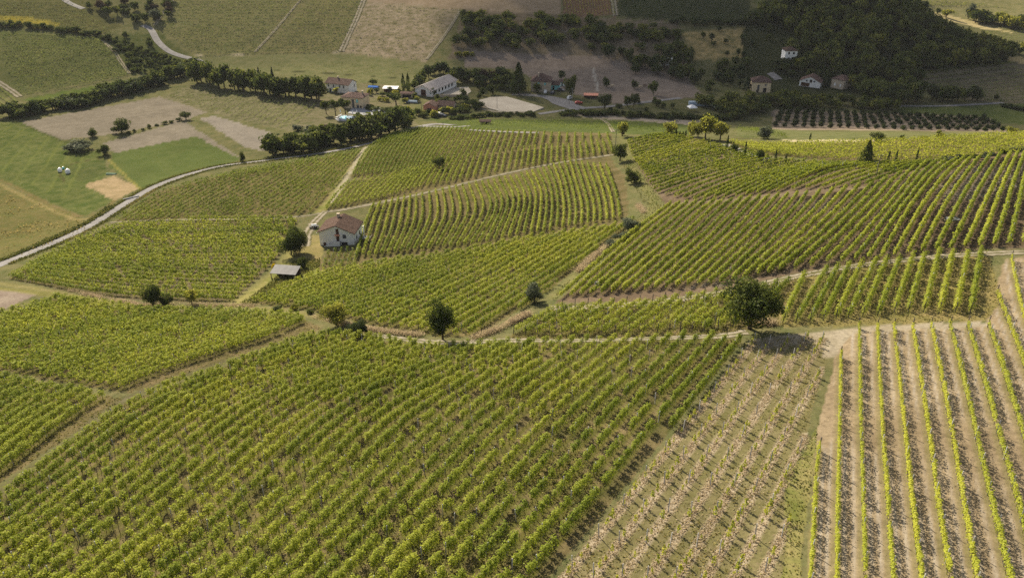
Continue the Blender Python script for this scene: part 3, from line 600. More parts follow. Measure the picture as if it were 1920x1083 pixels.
# ------------------------------------------------------------------ vines
def row_points(r):
    d = np.r_[0, np.cumsum(np.linalg.norm(np.diff(r, axis=0), axis=1))]; return d
def row_leaves(r, f, detail=1.0):
    d = row_points(r); L = d[-1]
    npl = max(2, int(L / f['sp'])); c = (np.arange(npl) + .5) * L / npl + rng.normal(0, .12, npl)
    keep = rng.random(npl) > f['gap'] * (0.4 + 1.2 * (vn(np.interp(c, d, r[:, 0]), np.interp(c, d, r[:, 1]), 9, 41)))
    c = c[keep]; npl = len(c)
    if npl == 0: return None
    px = np.interp(c, d, r[:, 0]); py = np.interp(c, d, r[:, 1])
    dm = float(np.hypot(px, py + 0).mean()); dm = math.hypot(dm, 60)
    size = min(.40, max(.165, dm * .0016))
    vig = rng.uniform(.5, 1.2, npl) * (.7 + .6 * vn(px, py, 10, 43))
    k = np.maximum(2, (f['dens'] * 1.9 * f['sp'] * vig / size ** 2).astype(int))
    pid = np.repeat(np.arange(npl), k); N = len(pid)
    s = c[pid] + rng.normal(0, f['clump'] * f['sp'], N) * (.75 + .4 * vig[pid])
    s = np.clip(s, 0, L)
    x = np.interp(s, d, r[:, 0]); y = np.interp(s, d, r[:, 1])
    i = np.clip(np.searchsorted(d, s) - 1, 0, len(r) - 2); e = r[i + 1] - r[i]; e /= np.linalg.norm(e, axis=1)[:, None]
    lat = rng.normal(0, f['lat'], N)
    h0, h1 = f['h']; top = h1 * (.72 + .36 * vig[pid])
    z = h0 + (top - h0) * rng.beta(1.7, 1.5, N)
    shoot = rng.random(N) < .04; z[shoot] += rng.uniform(0, .4, shoot.sum())
    x = x - e[:, 1] * lat; y = y + e[:, 0] * lat
    z = z + H(x, y)
    t = np.clip(f['tint'] + .05 + rng.normal(0, .07, N) + (vn(px, py, 2.2, 45)[pid] - .5) * .16 + (vn(px, py, 25, 47)[pid] - .5) * .22, 0, 1)
    sz = size * rng.uniform(.7, 1.35, N)
    O = np.stack([-e[:, 1] * lat / f['lat'] * .6, e[:, 0] * lat / f['lat'] * .6, (z - H(x, y) - .55 * top) / (.35 * top) + .35], 1); O /= np.linalg.norm(O, axis=1)[:, None] + 1e-9
    return np.stack([x, y, z], 1), sz, t, dm, O
def leaf_mesh(name, C, sz, t, mat, parent=None, origin=(0, 0, 0), link=True, up=.15, O=None):
    V, F = quad_cloud(C - np.array(origin), sz, up=up, outward=O, ow=.68)
    return add_mesh(name, V, F, mat, parent, {'tint': np.repeat(t, 4)}, link=link)
post_me = MB().box(-.04, .04, -.04, .04, -.3, 1.9).build('post', M_POST).data
wpost_me = MB().box(-.055, .055, -.055, .055, -.3, 2.0).build('post', M_WPOST).data
for o in list(COL.objects):
    if o.name.startswith('post'): bpy.data.objects.remove(o)
def stems_mesh(r, f, parent, origin):
    d = row_points(r); L = d[-1]; n = int(L / f['sp']); mb = MB(); V = []; Fq = []
    for i in range(n):
        s = (i + .5) * L / n + random.gauss(0, .1); x = np.interp(s, d, r[:, 0]); y = np.interp(s, d, r[:, 1]); z = float(H(x, y))
        q = [(x - origin[0], y - origin[1], z - origin[2] - .1), (x - origin[0] + random.gauss(0, .08), y - origin[1] + random.gauss(0, .08), z - origin[2] + .95)]
        k = len(V); w_ = .035
        for p in q:
            for t in range(3): V.append((p[0] + w_ * math.cos(2.1 * t), p[1] + w_ * math.sin(2.1 * t), p[2]))
        for t in range(3): Fq.append((k + t, k + (t + 1) % 3, k + 3 + (t + 1) % 3, k + 3 + t))
    if Fq:
        o = add_mesh('vine_stem', np.array(V), np.array(Fq), M_BARK, parent); o['kind'] = 'stuff'
ORD = 'first second third fourth fifth sixth seventh eighth ninth tenth eleventh twelfth thirteenth fourteenth fifteenth sixteenth seventeenth eighteenth nineteenth twentieth'.split()
TENS = {2: 'twenty', 3: 'thirty', 4: 'forty', 5: 'fifty'}
def ordinal(i):
    if i < 20: return ORD[i]
    t, u_ = divmod(i + 1, 10); return {2: 'twentieth', 3: 'thirtieth', 4: 'fortieth', 5: 'fiftieth'}[t] if u_ == 0 else TENS[t] + '-' + ORD[u_ - 1]
DESC = {'F7': ('vine row counted from the grassy track, clumpy leaves with weeds between', 'rows of the big clumpy vineyard nearest the camera'),
        'F6': ('leafy vine row uphill from the grassy track, under the path trees', 'rows of the dense vineyard above the grassy track'),
        'F6B': ('leafy vine row of the wedge vineyard below the dense one, counted from the track', 'rows of the wedge vineyard beside the grassy track'),
        'F5': ('scruffy vine row counted down from the asphalt road toward the path', 'rows of the scruffy vineyard between road and path'),
        'F4': ('leafy vine row in the hollow above the path bend, counted from shed', 'rows of the hollow vineyard below the white house'),
        'F3': ('thin vine row on the slope beside the white house, counted from it', 'thin rows running downhill beside the white house'),
        'F3B': ('short sparse vine row just below the white house wall', 'short sparse rows below the white house'),
        'F9': ('thin bright yellow-green vine row on dry straw ground beside young vines', 'thin bright rows on the dry straw slope'),
        'F10R': ('short bushy vine row between the two gravel tracks, counted from bare corner', 'short bushy rows between the two gravel tracks'),
        'F10L': ('short gappy vine row beside the big round tree, counted from dry grass', 'short gappy rows between track and path'),
        'F11': ('tidy hedge-like vine row on brown soil, counted from the dirt lane', 'tidy rows on the broad brown hillside'),
        'F12': ('tidy curved vine row below the cypress lane, counted from the crest', 'tidy rows curving below the cypress lane')}
stuffC, stuffS, stuffT, stuffO = [], [], [], []
for key, f in FIELDS.items():
    if f.get('stuff'):
        for r in f['rows']:
            q = row_leaves(r, f)
            if q: stuffC.append(q[0]); stuffS.append(q[1]); stuffT.append(q[2]); stuffO.append(q[4])
        continue
    desc, grp = DESC[key]
    for i, r in enumerate(f['rows']):
        q = row_leaves(r, f)
        if q is None: continue
        C, sz, t, dm, O = q
        m = r[len(r) // 2]; org = (float(m[0]), float(m[1]), float(H(m[0], m[1])))
        root = tag(empty('vine_trellis', org), ordinal(i) + ' ' + desc, 'vine row', grp)
        leaf_mesh('foliage', C, sz, t, M_VINE, root, org, O=O)
        if dm < 125 and key in ('F7', 'F9', 'F10L', 'F10R', 'F6B'): stems_mesh(r, f, root, org)
        d = row_points(r); L = d[-1]; npst = int(L / f['post'])
        ss = list((np.arange(npst) + rng.uniform(.2, .8)) * f['post']) if npst else []
        if f.get('endpost'): ss = [.15, L - .15] + [s for s in ss if 2 < s < L - 2]
        for j, s in enumerate(ss):
            x = float(np.interp(s, d, r[:, 0])); y = float(np.interp(s, d, r[:, 1])); z = float(H(x, y))
            p = inst('post', wpost_me if f.get('endpost') and j < 2 else post_me, root, (x - org[0], y - org[1], z - org[2]))
            p.rotation_euler = (random.gauss(0, .04), random.gauss(0, .04), random.random())
for rows, dens, tint, hh, gap, lat in DF:
    f = dict(sp=1.6, gap=gap, h=(.3, hh), lat=lat, clump=.5, dens=dens, tint=tint)
    for r in rows:
        d = row_points(r); L = d[-1]; dm = math.hypot(*r[len(r) // 2]); size = dm * .0011
        N = int(L * dens * 1.6 / size ** 2 * .8); s = rng.random(N) * L
        x = np.interp(s, d, r[:, 0]); y = np.interp(s, d, r[:, 1]); keep = rng.random(N) > gap * 2 * vn(x, y, 6, 51); x, y = x[keep], y[keep]; N = len(x)
        i = np.clip(np.searchsorted(d, s[keep]) - 1, 0, len(r) - 2); e = r[i + 1] - r[i]; e /= np.linalg.norm(e, axis=1)[:, None]
        o = rng.normal(0, lat, N); x = x - e[:, 1] * o; y = y + e[:, 0] * o
        stuffC.append(np.stack([x, y, H(x, y) + .3 + (hh - .3) * rng.random(N)], 1)); stuffS.append(size * rng.uniform(.7, 1.3, N))
        stuffO.append(np.tile([0, 0, 1.], (N, 1))); stuffT.append(np.clip(tint + rng.normal(0, .13, N) + (vn(x, y, 30, 53) - .5) * .4, 0, 1))
o = leaf_mesh('distant_vines', np.concatenate(stuffC), np.concatenate(stuffS), np.concatenate(stuffT), M_VINE, O=np.concatenate(stuffO))
tag(o, 'far rows of vines on the lower slopes, ridge and hills beyond the valley', 'vineyard', kind='stuff')

# ------------------------------------------------------------------ young vines on straw
young = []
for k in range(6):
    n = 46; C = np.stack([rng.normal(0, .12, n), rng.normal(0, .12, n), rng.uniform(.3, 1.45, n)], 1); C[:, :2] *= (1.3 - C[:, 2:] * .5)
    V, F = quad_cloud(C, rng.uniform(.14, .24, n), up=.4); young.append(add_mesh('foliage', V, F, M_VINE, attrs={'tint': np.repeat(np.clip(rng.normal(.85, .12, n), 0, 1), 4)}, link=False))
st_ob = MB().box(-.015, .015, -.015, .015, -.2, 1.25).build('stake', M_POST); st_me = st_ob.data; bpy.data.objects.remove(st_ob)
sC, sS, sT = [], [], []
cnt = 0; yextra = []
for i, r in enumerate(YROWS):
    d = row_points(r); L = d[-1]
    lab = 'staked young vine in the %s straw-mulched row from the leafy vineyard' % ordinal(i)
    for s in np.arange(.6, L, 1.45):
        if rng.random() < .33: continue
        s += rng.normal(0, .12); x = float(np.interp(s, d, r[:, 0])); y = float(np.interp(s, d, r[:, 1])); z = float(H(x, y)); sc_ = float(rng.uniform(.45, 1.15))
        if y < 30: continue
        if cnt < 290 and y < 112:
            root = tag(empty('young_vine', (x, y, z), rng.random() * 6), lab, 'young vine', 'young vines of straw row ' + ORD[i]); root.scale = (sc_, sc_, sc_)
            inst('foliage', young[cnt % 6], root); inst('stake', st_me, root); cnt += 1
    for j, s in enumerate(np.arange(rng.uniform(0, 4), L, 6.0)):
        x = float(np.interp(s, d, r[:, 0])); y = float(np.interp(s, d, r[:, 1]))
        p = inst('vineyard_post', post_me, None, (x, y, float(H(x, y)))); p.rotation_euler = (random.gauss(0, .03), random.gauss(0, .03), random.random())
        tag(p, 'slim grey post in the %s straw-mulched row from the leafy vineyard' % ordinal(i), 'post', 'grey posts of straw row ' + ORD[i])
    N = int(L * 85); s = rng.random(N) * L; o = rng.normal(0, .36, N)
    i_ = np.clip(np.searchsorted(d, s) - 1, 0, len(r) - 2); e = r[i_ + 1] - r[i_]; e /= np.linalg.norm(e, axis=1)[:, None]
    x = np.interp(s, d, r[:, 0]) - e[:, 1] * o; y = np.interp(s, d, r[:, 1]) + e[:, 0] * o
    keep = rng.random(N) < vn(x, y, 1.6, 61) * 1.0 + .3
    x, y = x[keep], y[keep]; N = len(x)
    sC.append(np.stack([x, y, H(x, y) + np.abs(rng.normal(.03, .04, N))], 1)); sS.append(rng.uniform(.08, .18, N)); sT.append(np.clip(rng.normal(.6, .2, N), 0, 1))
V, F = quad_cloud(np.concatenate(sC), np.concatenate(sS), up=.9, stretch=1.5)
tag(add_mesh('straw', V, F, M_STRAW, attrs={'tint': np.repeat(np.concatenate(sT), 4)}), 'loose pale straw mulch spread along the rows of young vines', 'straw', kind='stuff')
# grass and weeds: near fields
def scatter(poly, n, hgt, size, tint, spread=.2, mask=None):
    W = wpoly(poly); lo = W.min(0); hi = W.max(0); hi[1] = min(hi[1], 700); out = []
    p = rng.uniform(lo, hi, (n, 2)); p = p[inside(p, W)]
    if mask is not None: p = p[rng.random(len(p)) < np.clip(mask(p[:, 0], p[:, 1]), 0, 1)]
    N = len(p)
    return np.stack([p[:, 0], p[:, 1], H(p[:, 0], p[:, 1]) + hgt * rng.random(N) ** 1.5], 1), size * rng.uniform(.6, 1.4, N), np.clip(tint + rng.normal(0, spread, N), 0, 1)
gr = []
gr.append(scatter(P_F7, 230000, .3, .2, .5, .2, lambda x, y: (vn(x, y, 7, 71) - .45) * 1.6))
gr.append(scatter(F6P + [], 12000, .3, .26, .45, .2)); gr.append(scatter(F6B, 14000, .35, .24, .5, .2))
gr.append(scatter(FP['F10L'], 14000, .35, .24, .6, .2)); gr.append(scatter(FP['F10R'], 8000, .25, .22, .68, .2))
gr.append(scatter(F4P, 12000, .3, .34, .5, .2)); gr.append(scatter(F5P, 9000, .3, .4, .5, .2))
gr.append(scatter([(1470, 900), (1512, 840), (1535, 790), (1526, 860), (1505, 1020), (1496, 1250), (1440, 1250), (1475, 1020)], 7000, .2, .18, .4, .2))
gr.append(scatter(P_F8, 60000, .12, .18, .75, .25, lambda x, y: (vn(x, y, 5, 73) - .2)))
gr.append(scatter([(-60, 345), (145, 404), (165, 432), (0, 497), (-60, 520)], 20000, .6, .5, .85, .2, lambda x, y: (vn(x, y, 9, 75) - .3)))
gr.append(scatter([(-60, 495), (0, 488), (90, 448), (160, 418), (205, 385), (216, 390), (160, 424), (80, 460), (0, 492)], 9000, .7, .5, .15, .15))
gr.append(scatter([(1160, 300), (1190, 300), (1215, 340), (1250, 388), (1190, 440), (1110, 505), (1040, 565), (1030, 560), (1160, 440), (1212, 395), (1190, 350)], 12000, .4, .32, .4, .2))
gr.append(scatter([(450, 570), (500, 535), (550, 490), (600, 485), (600, 500), (520, 545), (480, 570)], 6000, .4, .35, .4, .2))
RV = [(0, 496), (80, 464), (160, 428), (230, 385), (300, 346), (400, 315), (500, 301), (600, 288), (690, 270), (745, 250)]
q = world_line(RV, 80); d = row_points(q)
for sgn in (-1, 1):
    n = 9000; s_ = rng.random(n) * d[-1]; o = sgn * (2.1 + np.abs(rng.normal(0, .9, n))); i_ = np.clip(np.searchsorted(d, s_) - 1, 0, len(q) - 2); e = q[i_ + 1] - q[i_]; e /= np.linalg.norm(e, axis=1)[:, None]
    x = np.interp(s_, d, q[:, 0]) - e[:, 1] * o; y = np.interp(s_, d, q[:, 1]) + e[:, 0] * o
    gr.append((np.stack([x, y, H(x, y) + .5 * rng.random(n) ** 2], 1), .38 * rng.uniform(.5, 1.3, n), np.clip(.45 + (vn(x, y, 12, 91) - .5) * .8 + rng.normal(0, .15, n), 0, 1)))
C = np.concatenate([g[0] for g in gr]); V, F = quad_cloud(C, np.concatenate([g[1] for g in gr]), up=-.1)
tag(add_mesh('grass', V, F, M_GRASS, attrs={'tint': np.repeat(np.concatenate([g[2] for g in gr]), 4)}), 'uncut grass and weeds growing between the vine rows and along the paths', 'grass', kind='stuff')
st2 = [scatter(FP['F9'], 60000, .02, .10, .5, .25, lambda x, y: (vn(x, y, 3, 77) - .2) * .9)]
def along(px, n, wd, hgt, size, tint):
    n = int(n * 2.2); size = size * .55; tint -= .18
    q = world_line(px, 40); d = row_points(q); s = rng.random(n) * d[-1]; x = np.interp(s, d, q[:, 0]) + rng.normal(0, wd, n); y = np.interp(s, d, q[:, 1]) + rng.normal(0, wd, n)
    k = rng.random(n) < vn(x, y, 5, 81) * 1.5; x, y = x[k], y[k]
    return np.stack([x, y, H(x, y) + hgt * rng.random(len(x))], 1), size * rng.uniform(.6, 1.4, len(x)), np.clip(rng.normal(tint, .15, len(x)), 0, 1)
st2.append(along([(890, 636), (950, 612), (990, 590)], 5000, .55, 1.0, .3, .8)); st2.append(along([(1085, 510), (1110, 485), (1140, 460)], 3500, .6, 1.1, .32, .85))
st2.append(along([(1195, 385), (1208, 400)], 800, .5, .9, .32, .8)); st2.append(along([(590, 594), (640, 606), (690, 618), (750, 626), (790, 630)], 4000, .5, .8, .28, .75))
st2.append(along([(240, 573), (340, 572), (480, 574)], 2500, .6, .6, .3, .6)); st2.append(along([(130, 545), (200, 560), (262, 572)], 2500, .5, .6, .32, .75))
st2.append(along([(1425, 606), (1450, 608)], 1200, .5, .9, .25, .85))
V, F = quad_cloud(np.concatenate([g[0] for g in st2]), np.concatenate([g[1] for g in st2]), up=.2)
tag(add_mesh('dry_grass', V, F, M_STRAW, attrs={'tint': np.repeat(np.concatenate([g[2] for g in st2]), 4)}), 'bleached dry grass and mown straw along the field paths and thin rows', 'grass', kind='stuff')

# ------------------------------------------------------------------ trees
def lobes_crown(kind, n, leaf, seed):
    r = np.random.default_rng(seed)
    if kind == 'conifer':
        z = r.random(n) ** .75; tier = (z * 8) % 1; rad = .5 * (1 - z) * (.55 + .45 * (1 - tier)) + .02
        a = r.random(n) * 6.283; rr = rad * np.sqrt(r.uniform(.35, 1, n)) * (1 + .25 * np.sin(a * 5 + z * 20))
        C = np.stack([rr * np.cos(a), rr * np.sin(a), .08 + z * .92], 1); O = np.stack([np.cos(a), np.sin(a), np.full(n, .5)], 1); lob = (z * 8).astype(int) % 7 / 7
    elif kind == 'cypress':
        z = r.random(n); rad = .5 * np.sin(np.pi * np.clip(z * .93 + .07, 0, 1)) ** .7 * (1 - .35 * z); a = r.random(n) * 6.283
        rr = rad * np.sqrt(r.uniform(.5, 1, n)) * (1 + .15 * np.sin(a * 4 + z * 11)); C = np.stack([rr * np.cos(a), rr * np.sin(a), .04 + z * .96], 1); O = np.stack([np.cos(a), np.sin(a), np.full(n, .3)], 1); lob = r.random(n) * .3
    else:
        if kind == 'sparse': L = 34; base = .1; top = .98; wide = .5
        elif kind == 'round': L = 20; base = .16; top = .98; wide = .54
        elif kind == 'tall': L = 18; base = .05; top = .99; wide = .54
        elif kind == 'pine': L = 15; base = .45; top = .98; wide = .54
        else: L = 14; base = .0; top = .95; wide = .54      # bush
        zc = (base + top) / 2; zh = (top - base) / 2
        g = r.normal(size=(L, 3)); g /= np.linalg.norm(g, axis=1)[:, None]; g *= (r.random(L) ** .45)[:, None]
        lc = np.stack([g[:, 0] * wide * .68, g[:, 1] * wide * .68, zc + g[:, 2] * zh * .70], 1); lr = r.uniform(.15, .26, L) * (1 if kind != 'pine' else .9)
        if kind == 'sparse':
            zz = np.linspace(.12, .95, L); aa = r.random(L) * 6.28; rr_ = .46 * (1 - zz) ** .6 * r.uniform(.3, 1, L); lc = np.stack([rr_ * np.cos(aa), rr_ * np.sin(aa), zz], 1); lr = r.uniform(.06, .13, L)
        pick = r.integers(0, L, n); d = r.normal(size=(n, 3)); d /= np.linalg.norm(d, axis=1)[:, None]
        rad = lr[pick] * (r.random(n) ** .35); C = lc[pick] + d * rad[:, None] * np.array([1, 1, .85 * zh / .5 + .15]); O = d; lob = (pick * .618) % 1
        O = O * .6 + (C - np.array([0, 0, zc])) / .5 * .5
    O = O / (np.linalg.norm(O, axis=1)[:, None] + 1e-9)
    t = np.clip(.42 + (lob - .5) * .35 + r.normal(0, .16, n), 0, 1)
    V, F = quad_cloud(C, leaf * r.uniform(.6, 1.4, n), outward=O, ow=.55)
    return V, F, np.repeat(t, 4)
def trunk_mesh(kind, seed, hi=False):
    r = random.Random(seed); mb = MB(); top = .55 if kind in ('round', 'tall', 'pine', 'sparse') else (.9 if kind in ('conifer', 'cypress') else .35)
    w_ = .03 if kind != 'bush' else .02
    k = [(0, 0, -.06), (r.gauss(0, .01), r.gauss(0, .01), top * .5), (r.gauss(0, .02), r.gauss(0, .02), top)]
    mb.tube(k, [w_ * 1.3, w_, w_ * .5])
    if kind in ('round', 'tall', 'pine', 'bush'):
        for i in range(5):
            a = i * 1.26 + r.random(); z0 = top * r.uniform(.35, .9); l = r.uniform(.18, .32)
            mb.tube([(0, 0, z0), (l * .5 * math.cos(a), l * .5 * math.sin(a), z0 + .1), (l * math.cos(a), l * math.sin(a), min(.9, z0 + .22))], [w_ * .6, w_ * .4, w_ * .15], 4)
    o = mb.build('trunk', M_BARK); me = o.data; bpy.data.objects.remove(o); return me
PROTO = {}
MATS = {'dark': M_TREE, 'blue': M_TREEB, 'light': M_TREEL, 'grey': M_GREY, 'yellow': M_YEL, 'red': M_RED}
def proto(kind, matk, var, hi):
    key = (kind, matk, var, hi)
    if key not in PROTO:
        n, leaf = {0: (620, .105), 1: (2000, .06), 2: (8500, .034)}[hi]
        if kind == 'cypress': n, leaf = n // 2, leaf * 1.2
        V, F, t = lobes_crown(kind, n, leaf, hash((kind, var)) % 1000 if False else (len(kind) * 131 + var * 17))
        PROTO[key] = (add_mesh('crown', V, F, MATS[matk], attrs={'tint': t}, link=False), trunk_mesh(kind, var))
    return PROTO[key]
NAMES = {'round': 'broadleaf_tree', 'tall': 'broadleaf_tree', 'pine': 'umbrella_pine', 'conifer': 'conifer', 'cypress': 'cypress', 'bush': 'shrub', 'sparse': 'broadleaf_tree'}
NCAT = {'round': 'tree', 'tall': 'tree', 'pine': 'pine tree', 'conifer': 'conifer', 'cypress': 'cypress', 'bush': 'shrub', 'sparse': 'tree'}
def tree_at(x, y, kind, h, wd, matk, label, group=None, hi=0, name=None, cat=None, var=None):
    z = float(H(x, y)); var = random.randrange(5 if hi < 2 else 2) if var is None else var
    c, t = proto(kind, matk, var, hi)
    root = tag(empty(name or NAMES[kind], (x, y, z - .05), random.random() * 6.28, (wd, wd, h)), label, cat or NCAT[kind], group)
    inst('crown', c, root)
    if t: inst('trunk', t, root)
    return root
def tree(u, v, hp, wp, kind, matk, label, group=None, hi=0, **k):
    """base at photo point (u, v), size in photo pixels turned into metres there"""
    x, y, z = xyz(u, v); m = mpp(x, y, z); dep = math.atan2(CAMZ - z, y)
    return tree_at(x, y, kind, max(.6, (hp * m - wp * m * .35 * math.sin(dep)) / math.cos(dep)), wp * m, matk, label, group, hi, **k)
def belt(px, n, hp, wp, kinds, mats, label, group, jit=3, hi=0, **k):
    q = resample(px, n)
    for i, (u, v) in enumerate(q):
        tree(u + random.uniform(-jit * 1.5, jit * 1.5), v + random.uniform(-jit, jit), random.uniform(*hp), random.uniform(*wp) * 1.2, random.choice(kinds), random.choice(mats), label, group, hi, **k)
def area(px, n, hp, wp, kinds, mats, label, group, hi=0, **k):
    p = np.array(px, float); i = 0
    while i < n:
        q = np.array([[random.uniform(p[:, 0].min(), p[:, 0].max()), random.uniform(p[:, 1].min(), p[:, 1].max())]])
        if inside(q, p)[0]:
            tree(q[0, 0], q[0, 1], random.uniform(*hp), random.uniform(*wp), random.choice(kinds), random.choice(mats), label, group, hi, **k); i += 1
# the trees that stand alone
tree(1405, 616, 118, 118, 'round', 'dark', 'big round dark tree standing at the path beside the young vines', hi=2, var=0)
tree(547, 479, 62, 46, 'bush', 'dark', 'lower dark crown of the tree pair close to the white house', hi=2, var=0, name='broadleaf_tree', cat='tree')
tree(562, 473, 68, 42, 'bush', 'dark', 'taller dark crown of the tree pair beside the white house', hi=2, var=1, name='broadleaf_tree', cat='tree')
tree(567, 503, 28, 22, 'bush', 'dark', 'small dark shrub between the shed and the tree pair', hi=1)
tree(288, 574, 58, 40, 'tall', 'dark', 'dark bushy tree on the path above the dense vineyard', hi=2, var=1)
tree(314, 574, 30, 28, 'bush', 'dark', 'low shrub against the dark bushy path tree', hi=1)
tree(360, 571, 34, 28, 'round', 'light', 'small light green tree among vines along the path', hi=1)
tree(630, 608, 52, 58, 'round', 'light', 'spreading yellow-green tree on the path beside a dark shrub', hi=2, var=0)
tree(672, 626, 40, 42, 'bush', 'blue', 'rounded very dark shrub on the path bend', hi=2, var=0)
tree(830, 636, 84, 58, 'round', 'dark', 'upright olive-green tree at the lowest bend of the path', hi=2, var=1)
tree(1002, 566, 44, 40, 'bush', 'grey', 'dusty grey-green shrub where gravel track meets the dry grass', hi=1)
tree(823, 316, 27, 27, 'round', 'dark', 'lone round tree standing inside the upper vine rows', hi=1)
tree(1162, 302, 40, 36, 'round', 'dark', 'dark leaning tree on the lane between the vine slopes', hi=1)
tree(1184, 343, 38, 38, 'bush', 'dark', 'bushy tree lower down the lane between the vine slopes', hi=1)
tree(1166, 256, 32, 28, 'round', 'light', 'yellow-green round tree at the top of the lane', hi=1)
tree(1168, 254, 14, 10, 'bush', 'red', 'small purple-leaved shrub under the yellow-green lane tree', hi=0)
tree(1256, 253, 30, 34, 'round', 'light', 'sunlit yellow-green tree next to four small cypresses', hi=1)
tree(1297, 256, 34, 20, 'tall', 'light', 'slender sunlit tree beside the four small cypresses', hi=1)
tree(1322, 262, 54, 44, 'round', 'light', 'tallest sunlit yellow-green tree of the lane clump', hi=1)
tree(1350, 264, 42, 36, 'round', 'light', 'sunlit tree at the end of the lane clump', hi=1)
tree(1308, 260, 36, 30, 'round', 'light', 'shorter sunlit tree filling the lane clump', hi=1)
tree(1622, 308, 48, 38, 'conifer', 'dark', 'broad dark conifer among cypresses beside the vine slope', hi=1)
tree(1432, 260, 28, 34, 'bush', 'grey', 'big silvery shrub on the meadow edge behind the lane', hi=1)
tree(1185, 432, 34, 44, 'bush', 'grey', 'silvery shrub mound on the lane bank, higher one', hi=1)
tree(1164, 450, 24, 40, 'bush', 'grey', 'silvery low shrub mound on the lane bank, lower one', hi=1)
tree(1145, 462, 18, 30, 'bush', 'grey', 'small silvery tuft at the foot of the lane bank', hi=1)
tree(516, 506, 20, 14, 'bush', 'yellow', 'bright yellow flowering shrub beside the shed roof', hi=1)
belt([(690, 628), (650, 602), (600, 592), (520, 580)], 7, (12, 18), (12, 20), ['bush'], ['dark', 'light'], 'low shrub tucked along the path between the vineyards', 'low shrubs along the middle path', 3)
for i, (u, v, h) in enumerate([(1267, 256, 18), (1274, 257, 12), (1280, 258, 12), (1285, 258, 15)]):
    tree(u, v, h, 4.5, 'cypress', 'blue', ['tallest of the four small cypresses by the sunlit tree', 'shortest dark cypress second of the four small ones', 'short dark cypress third of the four small ones', 'dark cypress ending the line of four small ones'][i])
for u, v, h, l in [(1328, 272, 14, 'dark cone cypress under the tallest sunlit tree'), (1362, 284, 30, 'tall dark cypress where the lane leaves the sunlit trees'), (1396, 293, 28, 'tall dark cypress alone midway along the pale lane'),
                   (1453, 304, 24, 'thin dark cypress past the end of the pale lane'), (1472, 306, 18, 'short thin cypress closest to the pale lane end'), (1518, 265, 16, 'small dark cypress standing on the pale meadow strip'),
                   (1663, 309, 28, 'dark cypress next to the broad conifer'), (1677, 309, 28, 'dark cypress second past the broad conifer'), (1716, 307, 30, 'dark cypress farthest past the broad conifer')]:
    tree(u, v, h, 5.5 if h > 16 else 4.5, 'cypress', 'blue', l)
tree(1376, 286, 20, 18, 'round', 'dark', 'small round tree between two cypresses by the lane', hi=1)
tree(1425, 300, 24, 18, 'round', 'dark', 'small dark round tree past the lone lane cypress', hi=1)
tree(1641, 266, 24, 34, 'bush', 'dark', 'dark rounded shrub on the rim of the yellow ridge', hi=1)
tree(1628, 270, 12, 12, 'bush', 'light', 'small light shrub below the dark rim shrub', hi=0)
tree(1690, 264, 14, 10, 'bush', 'dark', 'small dark shrub alone on the ridge rim', hi=0)
tree(1762, 260, 20, 22, 'bush', 'light', 'sunlit yellow-green shrub on the ridge rim', hi=1)
tree(1735, 262, 10, 26, 'bush', 'light', 'low wide shrub beside the sunlit rim shrub', hi=0)
tree(1897, 250, 18, 24, 'bush', 'light', 'bright shrub at the far end of the ridge rim', hi=1)
belt([(1770, 300), (1830, 296), (1880, 288), (1925, 280)], 16, (7, 12), (12, 22), ['bush'], ['dark', 'grey'], 'scrubby bush on the bank topping the brown vine slope', 'scrub on the bank above the brown slope', 2)
# left valley
tree(228, 248, 30, 42, 'bush', 'dark', 'broad dark bush between the two ploughed fields', hi=1)
tree(176, 256, 20, 22, 'bush', 'dark', 'round bush beside the broad dark field bush', hi=1)
tree(349, 224, 18, 24, 'round', 'dark', 'dark tree at the corner where ploughed fields meet', hi=1)
tree(146, 284, 30, 62, 'bush', 'grey', 'wide pale green bush at the meadow corner', hi=1)
tree(195, 290, 26, 28, 'bush', 'dark', 'dark bush touching the wide pale green bush', hi=1)
tree(455, 304, 22, 14, 'bush', 'dark', 'narrow dark bush beside the road at the green field', hi=1)
belt([(240, 252), (290, 238), (335, 226)], 8, (5, 9), (6, 12), ['bush'], ['dark'], 'tiny bush on the strip between ploughed fields', 'tiny bushes between the ploughed fields', 1)
belt([(5, 218), (60, 213), (150, 197), (250, 170), (330, 146), (366, 130)], 58, (22, 32), (22, 34), ['round', 'bush', 'tall'], ['dark', 'dark', 'blue'], 'dense dark tree in the long hedgerow beside the ploughed fields', 'trees of the long hedgerow by the ploughed fields', 5)
belt([(372, 152), (430, 168), (520, 178), (604, 186)], 26, (38, 50), (26, 38), ['tall', 'round'], ['dark'], 'tall dark tree in the thick belt next to the farmhouses', 'trees of the thick belt by the farmhouses', 4)
tree(490, 172, 44, 18, 'conifer', 'blue', 'pointed conifer rising above the thick tree belt, nearer the road', hi=0); tree(515, 172, 44, 16, 'conifer', 'blue', 'pointed conifer rising above the thick tree belt, nearer the farmhouse', hi=0)
belt([(508, 292), (545, 288), (590, 278), (625, 268)], 13, (34, 48), (34, 48), ['round', 'bush'], ['dark'], 'bushy dark tree on the bank over the curving road', 'bushy trees on the bank over the road', 5)
belt([(640, 268), (680, 262), (720, 252), (765, 240)], 12, (36, 56), (34, 48), ['round', 'tall'], ['dark'], 'leafy dark tree on the bank below the swimming pool', 'leafy trees below the swimming pool', 5)
belt([(560, 240), (600, 250), (640, 248)], 6, (16, 24), (20, 30), ['bush'], ['grey', 'light', 'red'], 'mixed low bush on the dry bank near the pool', 'low bushes near the pool', 5)
belt([(0, 48), (60, 54), (120, 60), (180, 66), (225, 84), (243, 112), (256, 132)], 30, (9, 14), (12, 18), ['bush'], ['dark'], 'dark bush in the curving hedge around the far vineyard', 'bushes of the curving hedge around the far vineyard', 3)
